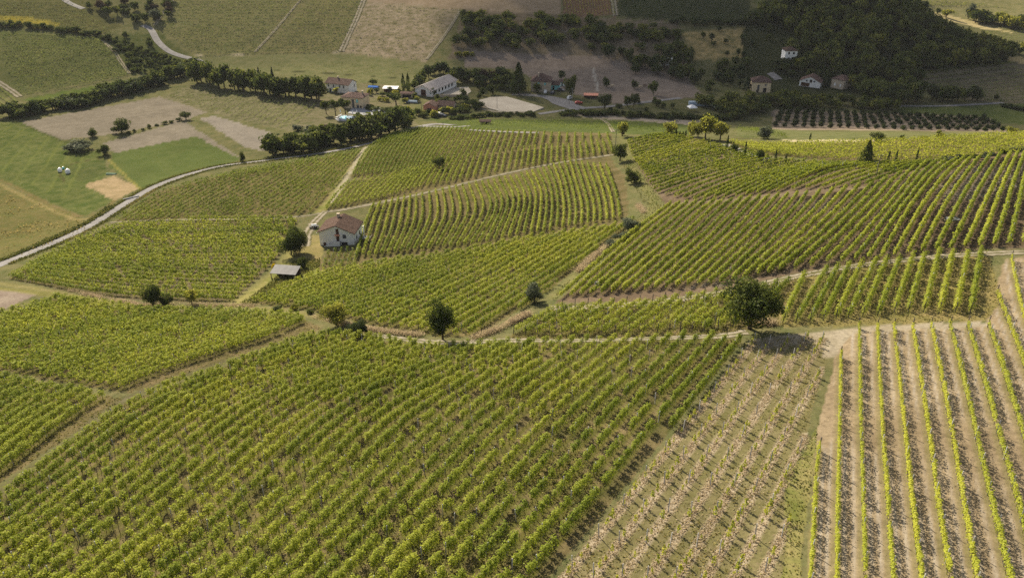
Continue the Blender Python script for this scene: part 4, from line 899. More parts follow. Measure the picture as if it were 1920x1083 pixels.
area([(150, 14), (330, -4), (320, 35), (270, 48), (190, 30)], 26, (12, 22), (14, 22), ['round', 'bush'], ['dark', 'red', 'dark'], 'dark scrub tree on the far hill beside the upper road', 'scrub trees by the upper road')
tree(293, 38, 24, 22, 'round', 'grey', 'pale grey round tree next to the upper road', hi=0)
for i in range(7):
    for j in range(7):
        a = np.array([200 + i * 15, 66 + i * 6]); b = np.array([278 + i * 12, 142 - i * 3]); q = a + (b - a) * (j + .5) / 7
        if q[0] > 190: tree(q[0] + random.uniform(-1, 1), q[1], random.uniform(7, 11), random.uniform(8, 12), 'bush', 'dark', 'small dark tree in the diagonal orchard below the upper road', 'trees of the diagonal orchard below the upper road', name='orchard_tree', cat='orchard tree')
# around the valley houses
tree(612, 214, 30, 22, 'pine', 'dark', 'umbrella pine nearest the vineyard beside the cream house', hi=1); tree(630, 218, 36, 26, 'pine', 'dark', 'umbrella pine in the middle of three by the cream house', hi=1); tree(648, 216, 36, 28, 'pine', 'dark', 'umbrella pine touching the cream house wall', hi=1)
tree(630, 176, 14, 13, 'round', 'light', 'small light tree against the white farmhouse wall', hi=0)
tree(743, 198, 30, 40, 'pine', 'dark', 'wide flat-topped pine beside the parked cars', hi=1)
tree(699, 160, 14, 20, 'round', 'dark', 'dark round tree behind the blue tarpaulin', hi=0)
tree(757, 173, 34, 9, 'cypress', 'dark', 'tall poplar-like column tree nearer the awning', name='poplar', cat='poplar'); tree(766, 173, 35, 9, 'cypress', 'dark', 'tall poplar-like column tree nearer the barn', name='poplar', cat='poplar')
belt([(690, 206), (720, 212), (750, 210)], 8, (10, 14), (14, 20), ['bush'], ['dark'], 'clipped dark bush in the hedge behind parked cars', 'bushes of the hedge behind the cars', 1)
belt([(770, 168), (790, 160), (800, 146), (820, 138), (860, 145)], 14, (16, 28), (16, 24), ['round', 'tall'], ['dark', 'blue'], 'dark tree in the grove behind the long barn', 'trees of the grove behind the barn', 4)
belt([(855, 152), (890, 158), (920, 158), (950, 160)], 12, (24, 34), (20, 28), ['round', 'tall'], ['dark', 'blue', 'red'], 'dark tree in the row behind the pale riding yard', 'trees of the row behind the riding yard', 4)
tree(940, 158, 38, 28, 'round', 'blue', 'blue-dark round tree behind the huge conifer', hi=0)
tree(972, 176, 60, 46, 'conifer', 'dark', 'huge dark conifer beside the hip-roofed villa', hi=1)
tree(1007, 176, 24, 17, 'round', 'dark', 'brownish garden tree before the hip-roofed villa', hi=0)
tree(1070, 182, 46, 30, 'tall', 'dark', 'tall dark tree at the villa driveway', hi=1)
tree(1053, 152, 22, 16, 'round', 'blue', 'round dark tree behind the turquoise annex', hi=0)
tree(1133, 205, 34, 30, 'round', 'dark', 'round tree next to the road below the paddock', hi=1)
tree(1188, 200, 28, 22, 'round', 'dark', 'round tree beside the road, upper of two', hi=1); tree(1176, 201, 20, 18, 'round', 'dark', 'round tree beside the road, lower of two', hi=0)
tree(1225, 178, 30, 22, 'round', 'dark', 'rounded olive tree in the open paddock', hi=0); tree(1232, 198, 16, 18, 'bush', 'dark', 'bush below the olive paddock tree', hi=0)
for u, v, h, l in [(1137, 163, 22, 'slim tree alone at the paddock edge'), (1190, 166, 20, 'small tree by the paddock cows'), (868, 184, 20, 'small dark tree at the barn corner'), (812, 181, 18, 'conical small tree before the barn door'), (905, 180, 18, 'small tree beyond the pale riding yard'), (898, 186, 16, 'reddish small tree by the riding yard wall')]:
    tree(u, v, h, h * .8, 'tall', 'dark', l)
belt([(770, 212), (800, 222), (840, 214), (880, 206), (905, 204)], 18, (10, 20), (12, 20), ['round', 'bush'], ['dark', 'light'], 'garden tree among the small pink cottages', 'garden trees among the cottages', 5)
belt([(850, 222), (900, 220), (950, 217), (1000, 217)], 20, (7, 11), (12, 20), ['bush'], ['dark'], 'clipped bush in the hedge below the sand arenas', 'bushes of the hedge below the sand arenas', 2)
belt([(1060, 214), (1150, 216), (1240, 221), (1320, 224), (1380, 224)], 40, (10, 15), (14, 22), ['bush'], ['dark', 'blue'], 'dark bush in the long hedge along the valley road', 'bushes of the long hedge along the valley road', 3)
belt([(855, 106), (870, 105), (885, 106)], 5, (10, 13), (9, 12), ['bush'], ['light'], 'pale green bush in the cane clump on the slope', 'bushes of the pale cane clump', 1)
area([(1110, 100), (1290, 110), (1310, 160), (1200, 140), (1120, 135)], 26, (20, 34), (20, 30), ['round', 'tall'], ['dark', 'blue'], 'dark tree in the grove around the white ruin', 'trees of the grove around the ruin')
area([(1290, 62), (1460, 56), (1470, 80), (1400, 108), (1310, 108)], 15, (9, 18), (9, 14), ['round'], ['blue', 'dark'], 'small dark tree dotted over the golden hillside', 'trees dotted over the golden hillside')
area([(1310, 120), (1400, 120), (1410, 170), (1320, 190)], 18, (16, 28), (14, 24), ['round', 'tall'], ['blue', 'dark'], 'dark tree on the slope before the peach villa', 'trees on the slope before the peach villa')
tree(1400, 170, 34, 20, 'conifer', 'blue', 'tall dark conifer against the peach villa', hi=0)
tree(1548, 160, 38, 24, 'conifer', 'blue', 'tall blue conifer between the chalet and red-roofed house', hi=0)
area([(1150, 186), (1270, 196), (1270, 210), (1140, 210)], 8, (9, 14), (10, 16), ['bush'], ['dark'], 'small bush on the grass by the white gazebo', 'small bushes by the gazebo')
area([(690, 168), (760, 176), (800, 196), (790, 214), (730, 200), (690, 186)], 14, (8, 16), (10, 18), ['bush', 'round'], ['dark', 'light', 'dark'], 'garden shrub on the lawn between farmhouse and cottages', 'garden shrubs between farmhouse and cottages')
area([(775, 178), (800, 186), (880, 190), (895, 206), (850, 222), (800, 222), (778, 205)], 20, (9, 16), (11, 18), ['round'], ['dark', 'dark', 'blue'], 'small leafy tree crowding the gardens below the barn', 'trees crowding the gardens below the barn')
area([(880, 150), (960, 150), (1000, 172), (960, 182), (900, 176)], 16, (14, 26), (16, 24), ['round', 'tall'], ['dark', 'blue'], 'dark garden tree between riding yard and square villa', 'garden trees between riding yard and villa')
area([(1440, 122), (1480, 122), (1540, 130), (1600, 140), (1600, 150), (1540, 146), (1450, 148)], 18, (13, 22), (16, 24), ['bush'], ['blue', 'dark'], 'dark garden bush among the houses at the wood edge', 'garden bushes among the wood edge houses')
belt([(1455, 122), (1470, 124), (1490, 122)], 5, (14, 20), (14, 18), ['bush'], ['blue'], 'dark bush hiding the foot of the wood house', 'bushes at the foot of the wood house', 2)
area([(190, 70), (262, 60), (300, 100), (345, 132), (250, 140)], 16, (8, 14), (12, 18), ['bush'], ['dark'], 'dark scrub bush at the edge of the diagonal orchard', 'scrub bushes by the diagonal orchard')
# hazel orchard
tl, tm, tr = [(1466, 209), (1640, 213), (1845, 222)], 0, 0
for i in range(26):
    t = i / 25; top = np.array([1467 + (1838 - 1467) * t, 208 + 14 * t]); bot = np.array([1454 + (1880 - 1454) * t, 238 + 9 * t])
    for j in range(5):
        q = top + (bot - top) * ((j + .3) / 4.4); u, v = q + np.random.default_rng(i * 7 + j).normal(0, .7, 2)
        tree(u, v, random.uniform(11, 14), random.uniform(11.5, 15), 'bush', 'blue', 'dark round hazel tree in the regular orchard on pale soil', 'hazel trees of the orchard', name='orchard_tree', cat='orchard tree')
# right: wood on the knoll (one mass) with its front trees
WC = [np.zeros((0, 3))]; WV, WF, WT = [], [], []; wk = 0
def wood(px, n, hp, wp):
    global wk
    p = np.array(px, float); uv = []
    while len(uv) < n:
        q = np.array([[random.uniform(p[:, 0].min(), p[:, 0].max()), random.uniform(p[:, 1].min(), p[:, 1].max())]])
        if inside(q, p)[0]: uv.append(q[0])
    W = at(uv)
    for x, y in W:
        z = float(H(x, y)); m = mpp(x, y, z); V, F, t = lobes_crown(random.choice(['round', 'bush', 'tall']), 330, .125, random.randrange(9999))
        w_ = random.uniform(*wp) * m; h = random.uniform(*hp) * m; V = V * np.array([w_, w_, h]) + np.array([x, y, z])
        WV.append(V); WF.append(F + wk); WT.append(np.clip(t + random.gauss(.04, .18), 0, 1)); wk += len(V)
wood([(1400, 48), (1440, 10), (1520, -30), (1690, -30), (1720, 25), (1790, 66), (1860, 86), (1896, 112), (1870, 122), (1740, 134), (1700, 178), (1640, 184), (1590, 170), (1560, 140), (1500, 138), (1470, 110), (1490, 80), (1470, 50)], 430, (15, 38), (17, 38))
wood([(1400, 192), (1470, 188), (1560, 192), (1690, 204), (1680, 209), (1560, 206), (1440, 204), (1385, 225), (1385, 196)], 90, (14, 24), (16, 26))
wood([(1290, 192), (1420, 190), (1460, 205), (1385, 232), (1350, 212)], 45, (16, 26), (18, 28))
w0 = len(WV)
WS = (WV, WF, WT, wk); WV, WF, WT, wk = [], [], [], 0
wood([(870, 30), (960, 34), (1150, 48), (1270, 60), (1285, 118), (1180, 100), (1060, 92), (960, 92), (850, 88)], 125, (13, 25), (18, 30))
tag(add_mesh('scrub', np.concatenate(WV), np.concatenate(WF), M_TREE, attrs={'tint': np.concatenate(WT)}), 'dark scrub and small trees over the brown slope above the paddock', 'scrub', kind='stuff')
WV, WF, WT, wk = WS
tag(add_mesh('woodland', np.concatenate(WV), np.concatenate(WF), M_TREE, attrs={'tint': np.concatenate(WT)}), 'dark shaded wood covering the knoll and the valley edge below', 'wood', kind='stuff')
belt([(1300, 52), (1340, 46), (1400, 48), (1260, 44)], 12, (10, 16), (14, 20), ['round', 'bush'], ['blue'], 'dark tree along the top edge of the golden hillside', 'trees along the golden hillside top edge', 2)
belt([(1620, 184), (1650, 190), (1680, 192), (1720, 190)], 12, (32, 44), (24, 34), ['round', 'tall'], ['blue', 'dark'], 'tall dark tree at the foot of the wooded knoll', 'tall trees at the foot of the knoll', 4)
belt([(1745, 188), (1770, 190), (1800, 190), (1830, 188)], 9, (26, 38), (22, 30), ['round', 'tall'], ['blue', 'dark'], 'dark tree in the clump before the terraced vines', 'trees of the clump before the terraced vines', 3)
tree(1868, 188, 14, 12, 'bush', 'blue', 'small dark bush at the foot of the terraced vines')
belt([(1880, 200), (1900, 204), (1930, 208)], 6, (8, 11), (14, 18), ['bush'], ['blue'], 'dark bush in the low hedge by the meadow road', 'bushes of the low hedge by the meadow road', 1)
tree(1758, 27, 13, 11, 'round', 'dark', 'small dark tree on the far sunlit field', hi=0); tree(1774, 33, 18, 28, 'round', 'light', 'broad sunlit tree on the far field', hi=0)
tree(1815, 36, 34, 20, 'tall', 'grey', 'tall pale tree on the far sunlit field', hi=0)
belt([(1825, 40), (1850, 44), (1880, 48), (1920, 54)], 16, (18, 28), (20, 30), ['round'], ['light', 'dark'], 'sunlit tree in the far grove beyond the knoll', 'sunlit trees of the far grove', 4)
belt([(1750, 66), (1790, 76), (1820, 88), (1860, 96), (1890, 100), (1920, 98)], 16, (16, 26), (16, 26), ['round'], ['light', 'dark'], 'sunlit tree along the shoulder of the wooded knoll', 'sunlit trees on the knoll shoulder', 4)

# ------------------------------------------------------------------ buildings
def house(name, label, cat, u, v, rz, L, W, eave, rise, wall, roof, hip=False, over=.45, opens=(), chim=None, loc=None, base=2.5):
    """ridge along local x; L along x, W along y. opens: (side, along, z, width, height, material, part name)"""
    x, y, z = loc or xyz(u, v); root = tag(empty(name, (x, y, z), R(rz)), label, cat)
    l, q = L / 2, W / 2
    if hip: MB().box(-l, l, -q, q, -base, eave).build('wall', wall, root)
    else: MB().prism([(-q, -base), (q, -base), (q, eave), (0, eave + rise), (-q, eave)], -l, l).build('wall', wall, root)
    th = .22; o = over; drop = rise / q * o; rf = MB()
    if hip:
        e = max(.05, l - q) ; a, b = l + o, q + o; z0 = eave - drop * .5
        top = [(-e, 0, eave + rise + th), (e, 0, eave + rise + th)]; c = [(-a, -b, z0 + th), (a, -b, z0 + th), (a, b, z0 + th), (-a, b, z0 + th)]; cu = [(p[0], p[1], z0) for p in c]
        rf.poly([c[0], c[1], top[1], top[0]]).poly([c[1], c[2], top[1]]).poly([c[2], c[3], top[0], top[1]]).poly([c[3], c[0], top[0]])
        for i in range(4): rf.poly([cu[i], cu[(i + 1) % 4], c[(i + 1) % 4], c[i]])
        rf.poly([cu[3], cu[2], cu[1], cu[0]])
    else:
        for s in (-1, 1):
            pr = [(s * (q + o), eave - drop + .02), (0, eave + rise + .02), (0, eave + rise + .02 + th), (s * (q + o), eave - drop + .02 + th)]
            rf.prism(pr if s < 0 else pr[::-1], -l - o, l + o)
    ro = rf.build('roof', roof, root)
    if chim:
        for cx, cy in chim: MB().box(cx - .35, cx + .35, cy - .35, cy + .35, eave, eave + rise + .9).box(cx - .45, cx + .45, cy - .45, cy + .45, eave + rise + .9, eave + rise + 1.05).build('chimney', M_BEIGE, ro)
    for (sd_, a, zz, ww, hh, mt, pn) in opens:
        t = .06; m = MB()
        if sd_ == 'F': m.box(a - ww / 2, a + ww / 2, -q - t, -q + .02, zz, zz + hh)
        elif sd_ == 'B': m.box(a - ww / 2, a + ww / 2, q - .02, q + t, zz, zz + hh)
        elif sd_ == 'L': m.box(-l - t, -l + .02, a - ww / 2, a + ww / 2, zz, zz + hh)
        else: m.box(l - .02, l + t, a - ww / 2, a + ww / 2, zz, zz + hh)
        m.build(pn, mt, root)
    return root
# white house among the vines; the gable with the stair faces the camera (local -x)
xh, yh, zh = xyz(641, 452)
mh = house('white_house', 'white plastered house with red tile roof standing among the vines', 'house', 0, 0, 84, 8.0, 10.2, 4.6, 2.1, M_WHITE, M_TILE, over=.5, loc=(xh, yh, zh), base=4,
           opens=[('L', -2.3, 2.9, 1.0, 1.15, M_WIN, 'window'), ('L', -2.2, .2, 1.7, 1.5, M_DARK, 'garage_door'), ('L', 3.7, -.3, .8, 1.6, M_BROWN, 'door'), ('F', 1.5, 1.8, 1.0, 1.2, M_WIN, 'window'), ('F', -1.5, 1.8, 1.0, 1.2, M_WIN, 'window'), ('B', 2, 1.8, 1, 1.2, M_WIN, 'window'), ('B', -2, .2, 1, 2.1, M_BROWN, 'door')], chim=[(2.4, 1.0)])
dr = MB().box(-4.06, -3.98, -.75, .1, 2.0, 3.75).box(-4.06, -3.98, -.75, .1, 4.05, 5.75).build('door', M_BROWN, mh)
MB().box(-4.6, -3.98, -1.0, .35, 3.78, 3.9).box(-4.6, -4.53, -1.0, .35, 3.9, 4.3).build('balcony', M_PINK, mh)
st_ = MB()
for i in range(9): st_.box(-5.0, -4.0, .05 + i * .42, .05 + (i + 1) * .42, -2, 1.85 - i * .2)
st_.box(-5.0, -4.0, -1.1, .05, -2, 2.0).build('stair', M_CONC, mh)
MB().prism([(0.05, .2), (3.83, -1.5), (3.83, .45), (.05, 2.3)], -5.12, -5.0).box(-5.12, -5.0, -1.1, .05, .2, 2.3).build('stair_wall', M_WHITE, mh)
MB().box(-4.9, 3.8, -8.0, -5.12, -4, .25).build('terrace', M_CONC, mh)
MB().box(-4.9, 3.8, -8.12, -8.0, -4, .75).build('terrace_wall', M_BEIGE, mh)
for sg in (-1, 1): MB().box(-4.5, 4.5, sg * 5.62 - .06, sg * 5.62 + .06, 4.33, 4.45).build('gutter', M_STEEL, mh)
for yy in (-5.13, 5.13): MB().tube([(-3.9, yy, -.5), (-3.9, yy, 4.4)], .05).build('downpipe', M_STEEL, mh)
MB().box(-5.8, -4.0, 3.2, 5.6, -4, -1.2).build('terrace', M_CONC, mh)
for i in range(1): MB().box(4.2, 4.6, -5.6, -5.3, 0, 3.2).build('flue', M_WHITE, mh)
# open shed below it
sx_, sy_, sz_ = xyz(537, 519); shed = tag(empty('open_shed', (sx_, sy_, sz_), R(-8)), 'low open shed with a pale corrugated roof beside the tree pair', 'shed')
MB().prism([(-1.9, 1.75), (1.9, 2.35), (1.9, 2.43), (-1.9, 1.83)], -3.4, 3.4).build('roof', M_SHEET, shed)
for px_, py_ in ((-3.2, -1.7), (3.2, -1.7), (-3.2, 1.7), (3.2, 1.7), (0, -1.7)): MB().box(px_ - .08, px_ + .08, py_ - .08, py_ + .08, -1, 1.8 if py_ < 0 else 2.25).build('post', M_WPOST, shed)
MB().box(-3.1, 3.1, 1.55, 1.62, -.6, 2.1).build('back_wall', M_BROWN, shed)
bx, by, bz = xyz(590, 428); bn = tag(empty('water_trailer', (bx, by, bz), .2), 'small dark trailer with white tank parked beside the white house', 'trailer')
MB().box(-1.5, 1.3, -.6, .6, .4, .75).build('bed', M_DARK, bn); MB().tube([(-.9, 0, 1.05), (.7, 0, 1.05)], .42, 10).build('tank', M_CLOTH, bn)
for s in (-1, 1): MB().tube([(.2, s * .62, .32), (.2, s * .8, .32)], .32, 10).build('wheel', M_TYRE, bn)
W1, W2, DK = M_WIN, M_TURQ, M_DARK
def wrow(side, xs, z, w_, h, mt=None, nm='window'): return [(side, a, z, w_, h, mt or M_WIN, nm) for a in xs]
house('farmhouse', 'long white farmhouse with brown tile roof behind the cream house', 'house', 641, 171, -22, 15.5, 8.5, 5.2, 2.2, M_WHITE, M_TILE2, opens=wrow('F', (-6, -2.5, 1.5, 4.3), 3.1, .9, 1.4) + wrow('F', (-5, -1.5), .3, 1.2, 1.9, M_DARK, 'door') + wrow('R', (1.8,), 2.9, .9, 1.5), chim=[(-2, .4)])
house('villa', 'cream villa with low brown hip roof and blue shutters by the pool', 'house', 668, 200, -14, 12, 9.5, 6.2, 1.5, M_CREAM, M_TILE2, hip=True, opens=[('F', .6, .8, 1.3, 4.6, M_WIN, 'window'), ('F', 3.0, 3.6, 1.1, 1.7, M_TURQ, 'shutter'), ('F', 3.2, .2, 1.3, 2.2, M_WIN, 'door'), ('F', 4.9, .2, .9, 2.0, M_DARK, 'door'), ('L', -2, 1, 1, 1.6, M_WIN, 'window'), ('L', -2, 3.8, 1, 1.4, M_WIN, 'window'), ('L', 1.5, 3.8, 1, 1.4, M_WIN, 'window')], chim=[(4, 1)])
house('barn', 'long barn with grey sheet roof and white walls by the riding yard', 'barn', 818, 170, 62, 27, 11.5, 4.0, 2.4, M_WHITE, M_GREYROOF, over=.9, opens=[('L', 0, .1, 3.4, 3.6, M_BROWN, 'door'), ('L', 3.6, .8, 1.6, 2.0, M_CLOTH, 'shutter')] + wrow('F', (-9, -5.5, -2, 1.5, 5, 8.5), 1.4, 1.5, 1.7, M_DARK))
house('hip_roofed_villa', 'pale square villa with brown pyramid roof beside the huge conifer', 'house', 1015, 168, -8, 11.5, 10, 6.0, 3.4, M_BEIGE, M_TILE2, hip=True, opens=wrow('F', (-1.2, 2.6), 3.9, 1.1, 1.4, M_TURQ, 'shutter') + wrow('F', (-3.5, 0.2), 1.0, 1.0, 1.3) + [('F', 2.8, .1, 1.6, 1.3, M_CLOTH, 'door')], chim=[(-1.5, -2.2)])
house('annex', 'small turquoise annex with brown roof attached beside the square villa', 'annex', 1040, 166, -8, 6, 5.5, 2.9, 1.6, M_TURQ, M_TILE2, opens=[('F', -.5, .1, 1.2, 2.0, M_DARK, 'door')])
house('shack', 'tiny white shack between the turquoise annex and driveway tree', 'shed', 1054, 160, -5, 3, 3, 2.4, .8, M_WHITE, M_TILE2, opens=[('F', 0, .1, .9, 1.8, M_DARK, 'door')])
house('cottage', 'small pink cottage with purple-brown roof and arched door', 'cottage', 808, 208, 78, 6, 6.4, 3.4, 1.6, M_PINK, M_TILE2, opens=[('L', 0, .1, 1.9, 2.2, M_DARK, 'door')])
house('cottage', 'low cottage with purple-brown roof and dark porch', 'cottage', 838, 205, -12, 9, 6, 2.8, 1.8, M_BEIGE, M_TILE2, opens=[('F', 2.8, .2, 2.2, 2.2, M_DARK, 'door'), ('F', -1.5, .9, 1, 1.1, M_WIN, 'window')])
house('lean_to', 'open lean-to with flat reddish roof below the poplars', 'shed', 764, 182, -6, 7, 4, 2.4, .4, M_BEIGE, M_TILE2, opens=[('F', 0, .2, 5, 1.7, M_DARK, 'opening')])
house('pump_hut', 'small mauve-roofed hut standing alone above the vine crest', 'hut', 910, 233, 0, 5, 3.2, 1.8, .5, M_BEIGE, M_TILE2, opens=[('F', 0, .1, 3.6, 1.4, M_DARK, 'opening')])
house('ruin', 'broken white ruin wall standing in dark trees on the slope', 'ruin', 1252, 120, 4, 9.5, 4, 3.2, .6, M_WHITE, M_WHITE, over=.0, opens=wrow('F', (-1.8, 1.4), .6, 1.2, 1.6, M_DARK))
house('peach_villa', 'peach villa with mauve pyramid roof beside the dark conifer', 'house', 1424, 170, -6, 10.5, 9, 6, 2.6, M_CREAM, M_TILE2, hip=True, opens=[('F', -1.8, 1.8, 1.2, 2.6, M_WIN, 'window'), ('F', 2.2, 3.8, .9, 1.3, M_WIN, 'window'), ('F', -2, .1, 1.4, 1.6, M_DARK, 'door'), ('F', 2, .1, 1.8, 2.6, M_DARK, 'porch')])
house('tall_house', 'white house with red roof half hidden in the wood', 'house', 1478, 113, 0, 7.5, 7.5, 6.6, 2.0, M_WHITE, M_TILE, hip=True, opens=wrow('F', (-1.5, 1.5), 4.4, 1.1, 1.4, M_DARK) + wrow('F', (-1.2, 1.2), .8, 1.0, 1.6, M_DARK))
house('chalet', 'white-gabled chalet with grey-brown roof at the wood edge', 'house', 1520, 160, 60, 9, 12, 3.2, 2.8, M_WHITE, M_TILE2, opens=[('L', 2, 2.9, 1, 1.1, M_WIN, 'window'), ('L', -.5, 2.6, 1.4, 1.8, M_DARK, 'window'), ('L', -2.5, 3.0, 1, .9, M_WIN, 'window'), ('L', 2.5, .1, 5, 2.2, M_BROWN, 'door')])
house('red_roofed_house', 'beige house with red-brown hip roof beside the blue conifer', 'house', 1576, 163, 40, 9, 8, 5.2, 2.0, M_BEIGE, M_TILE2, hip=True, opens=wrow('L', (-2, 1.5), 1.2, 1, 1.6, M_WHITE, 'shutter') + wrow('F', (-2, 2), 3, 1, 1.2))
# pool terrace of the cream villa
def slab(name, px, zoff, thick, mat, lab, cat, kind=None, lvl=None):
    W = at(px); zc = max(float(H(p[0], p[1])) for p in W) + zoff if lvl is None else lvl
    k = len(W); cx, cy = W.mean(0); V = [(p[0] - cx, p[1] - cy, 0) for p in W] + [(p[0] - cx, p[1] - cy, -thick) for p in W]
    Fs = [list(range(k)), list(range(2 * k - 1, k - 1, -1))] + [[i, k + i, k + (i + 1) % k, (i + 1) % k] for i in range(k)]
    a = sum(W[i][0] * W[(i + 1) % k][1] - W[(i + 1) % k][0] * W[i][1] for i in range(k))
    if a < 0: Fs = [f[::-1] for f in Fs]
    o = add_mesh(name, np.array(V), Fs, mat); o.location = (cx, cy, zc); tag(o, lab, cat, kind=kind); return o, zc
pd, pz = slab('pool_deck', [(628, 224), (640, 218), (676, 219), (680, 223), (662, 228), (634, 227)], .1, 2.0, M_CONC, None, None, 'structure')
slab('swimming_pool', [(636, 223), (642, 219.5), (661, 221), (658, 227)], 0, .25, M_WATER, 'turquoise swimming pool on a white deck below the cream villa', 'pool', lvl=pz + .06)
slab('driveway', [(660, 205), (690, 200), (718, 206), (724, 214), (690, 217), (652, 213)], .1, 1.5, M_CONC, None, None, 'structure')
for u, v, l in [(639, 217, 'folded white parasol at the pool corner by the pines'), (662, 219, 'tall folded white parasol in the middle of the pool deck'), (670, 219, 'folded white parasol at the pool end by the cars')]:
    x, y, z = xyz(u, v); rt = tag(empty('parasol', (x, y, pz)), l, 'parasol'); MB().tube([(0, 0, 0), (0, 0, 2.8)], .05).build('pole', M_STEEL, rt); MB().tube([(0, 0, 1.0), (0, 0, 1.4), (0, 0, 2.4), (0, 0, 2.9)], [.16, .34, .26, .05], 8).build('canopy', M_CLOTH, rt)
for i, (u, v) in enumerate([(633, 222), (637, 219.5), (667, 223.5), (672, 221.5)]):
    x, y, z = xyz(u, v); rt = tag(empty('sun_lounger', (x, y, pz), .6 * i), ['white lounger at the pool edge nearest the pines', 'white lounger beside the corner parasol', 'white lounger at the pool edge nearest the road', 'white lounger behind the far pool parasol'][i], 'lounger')
    MB().box(-.9, .5, -.32, .32, .25, .36).build('seat', M_CLOTH, rt); MB().prism([(-.32, .36), (.32, .36), (.32, .44), (-.32, .44)], .5, .56).poly([(.5, -.32, .3), (1.05, -.32, .85), (1.05, .32, .85), (.5, .32, .3)]).build('backrest', M_CLOTH, rt)
    for a in (-.8, .4):
        for b in (-.28, .28): MB().box(a - .03, a + .03, b - .03, b + .03, 0, .25).build('leg', M_STEEL, rt)
slab('riding_yard', [(828, 181), (838, 166), (878, 163), (884, 172), (868, 182)], .1, 2.0, M_SAND, None, None, 'structure')
slab('sand_arena', [(898, 193), (920, 188), (950, 187), (1000, 198), (1020, 204), (1000, 210), (950, 212), (915, 205)], .1, 2.0, M_SAND, None, None, 'structure')
yx, yy_, yz = xyz(846, 182); yw = tag(empty('yard_wall', (yx, yy_, yz), R(-1)), 'low pale wall along the front of the riding yard', 'wall'); MB().box(-10, 10, -.15, .15, -2, 1.5).build('wall', M_BEIGE, yw)
# vehicles
def car(u, v, rz, paint, lab, van=False):
    x, y, z = xyz(u, v); rt = tag(empty('parked_car', (x, y, z + .1), R(rz)), lab, 'car'); h = 1.9 if van else 1.45
    prof = [(-2.1, .35), (2.1, .35), (2.15, .75), (1.9, .95), (1.0, 1.0)] + [(.5, h), (-1.5, h)] + [(-2.1, .98)]
    mb = MB(); k = len(prof)
    for s, iny in ((-.85, 0), (.85, 0)): mb.V += [(a, s * (.86 if b > 1.1 else 1), b) for a, b in prof]
    mb.F += [[i, i + k, (i + 1) % k + k, (i + 1) % k] for i in range(k)] + [list(range(k)), list(range(2 * k - 1, k - 1, -1))]
    mb.build('body', paint, rt)
    MB().poly([(1.02, -.7, 1.02), (1.02, .7, 1.02), (.56, .62, h - .06), (.56, -.62, h - .06)]).build('windscreen', M_WIN, rt)
    MB().box(-1.4, .45, -.88, .88, 1.05, h - .15).build('side_window', M_WIN, rt)
    for a in (-1.3, 1.3):
        for s in (-1, 1): MB().tube([(a, s * .68, .32), (a, s * .9, .32)], .33, 10).build('wheel', M_TYRE, rt)
M_CARW = noise_mat('white_car_paint', (.7, .7, .72), (.75, .75, .77), 1, .3, spec=.5); M_CARB = noise_mat('dark_blue_car_paint', (.03, .035, .06), (.04, .05, .08), 1, .3, spec=.5); M_CARS = noise_mat('silver_car_paint', (.4, .42, .45), (.45, .47, .5), 1, .3, .0, .5, .3); M_CARR = noise_mat('red_car_paint', (.4, .06, .05), (.45, .08, .06), 1, .3)
car(706, 211, 20, M_CARS, 'silver car at the drive below the cream villa'); car(715, 212, 5, M_CARW, 'white-roofed car at the end of the villa drive')
car(824, 216, -15, M_CARW, 'white car parked beside the pink cottage'); car(829, 219, -15, M_CARB, 'dark blue car parked beside the pink cottage')
car(1051, 171, -10, M_CARB, 'dark car under the villa driveway tree', True); car(1036, 176, 70, M_CARB, 'dark car nearest the garden tree of the square villa'); car(1023, 175, 80, M_CARW, 'white car before the square villa door'); car(1068, 186, 60, M_CARW, 'white car where the villa drive meets the road', True)
car(1085, 195, 10, M_CARR, 'red car by the road below the paddock')
# tents, tanks, poles and small things
def gazebo(u, v, rz, s, lab, top=M_CLOTH):
    x, y, z = xyz(u, v); rt = tag(empty('gazebo', (x, y, z), R(rz)), lab, 'gazebo'); c = [(-s, -s, 2.3), (s, -s, 2.3), (s, s, 2.3), (-s, s, 2.3)]; mb = MB(); ap = (0, 0, 3.5)
    for i in range(4): mb.poly([c[i], c[(i + 1) % 4], ap]); mb.poly([(c[i][0], c[i][1], 1.9), (c[(i + 1) % 4][0], c[(i + 1) % 4][1], 1.9), c[(i + 1) % 4], c[i]])
    mb.build('canopy', top, rt)
    for a, b, _ in c: MB().tube([(a * .97, b * .97, -.5), (a * .97, b * .97, 2.3)], .05).build('leg', M_STEEL, rt)
gazebo(1297, 208, 10, 2.2, 'white pointed gazebo on the grass before the dark hedge'); gazebo(1340, 205, 30, 2.0, 'pale gazebo closest to the dark woodland edge')
gz = xyz(1310, 197); gh = tag(empty('polytunnel', gz, R(-2)), 'long low blue-grey polytunnel behind the white gazebo', 'polytunnel'); MB().prism([(-2, -.3), (2, -.3), (2, 1.0), (1.2, 2.0), (-1.2, 2.0), (-2, 1.0)], -5.5, 5.5).build('cover', M_NET, gh)
aw = xyz(733, 172); at_ = tag(empty('awning', aw, R(-6)), 'white flat awning over stacked timber beyond the farmhouse', 'awning'); MB().prism([(-2.5, 2.3), (2.5, 2.7), (2.5, 2.78), (-2.5, 2.38)], -4.5, 4.5).build('roof', M_CLOTH, at_); MB().box(-4, 4, -1.2, 2.0, -.5, 1.6).build('timber', M_BROWN, at_)
for a in (-4.3, 4.3):
    for b in (-2.3, 2.3): MB().box(a - .07, a + .07, b - .07, b + .07, -.6, 2.35).build('leg', M_STEEL, at_)
tp = xyz(700, 166); tb_ = tag(empty('covered_woodpile', tp, R(-12)), 'heap covered by a bright blue tarpaulin beside the farmhouse', 'tarpaulin'); MB().prism([(-1.4, -.3), (1.4, -.3), (1.2, 1.1), (.3, 1.6), (-1.1, 1.2)], -3, 3).build('tarpaulin', M_BLUE, tb_)
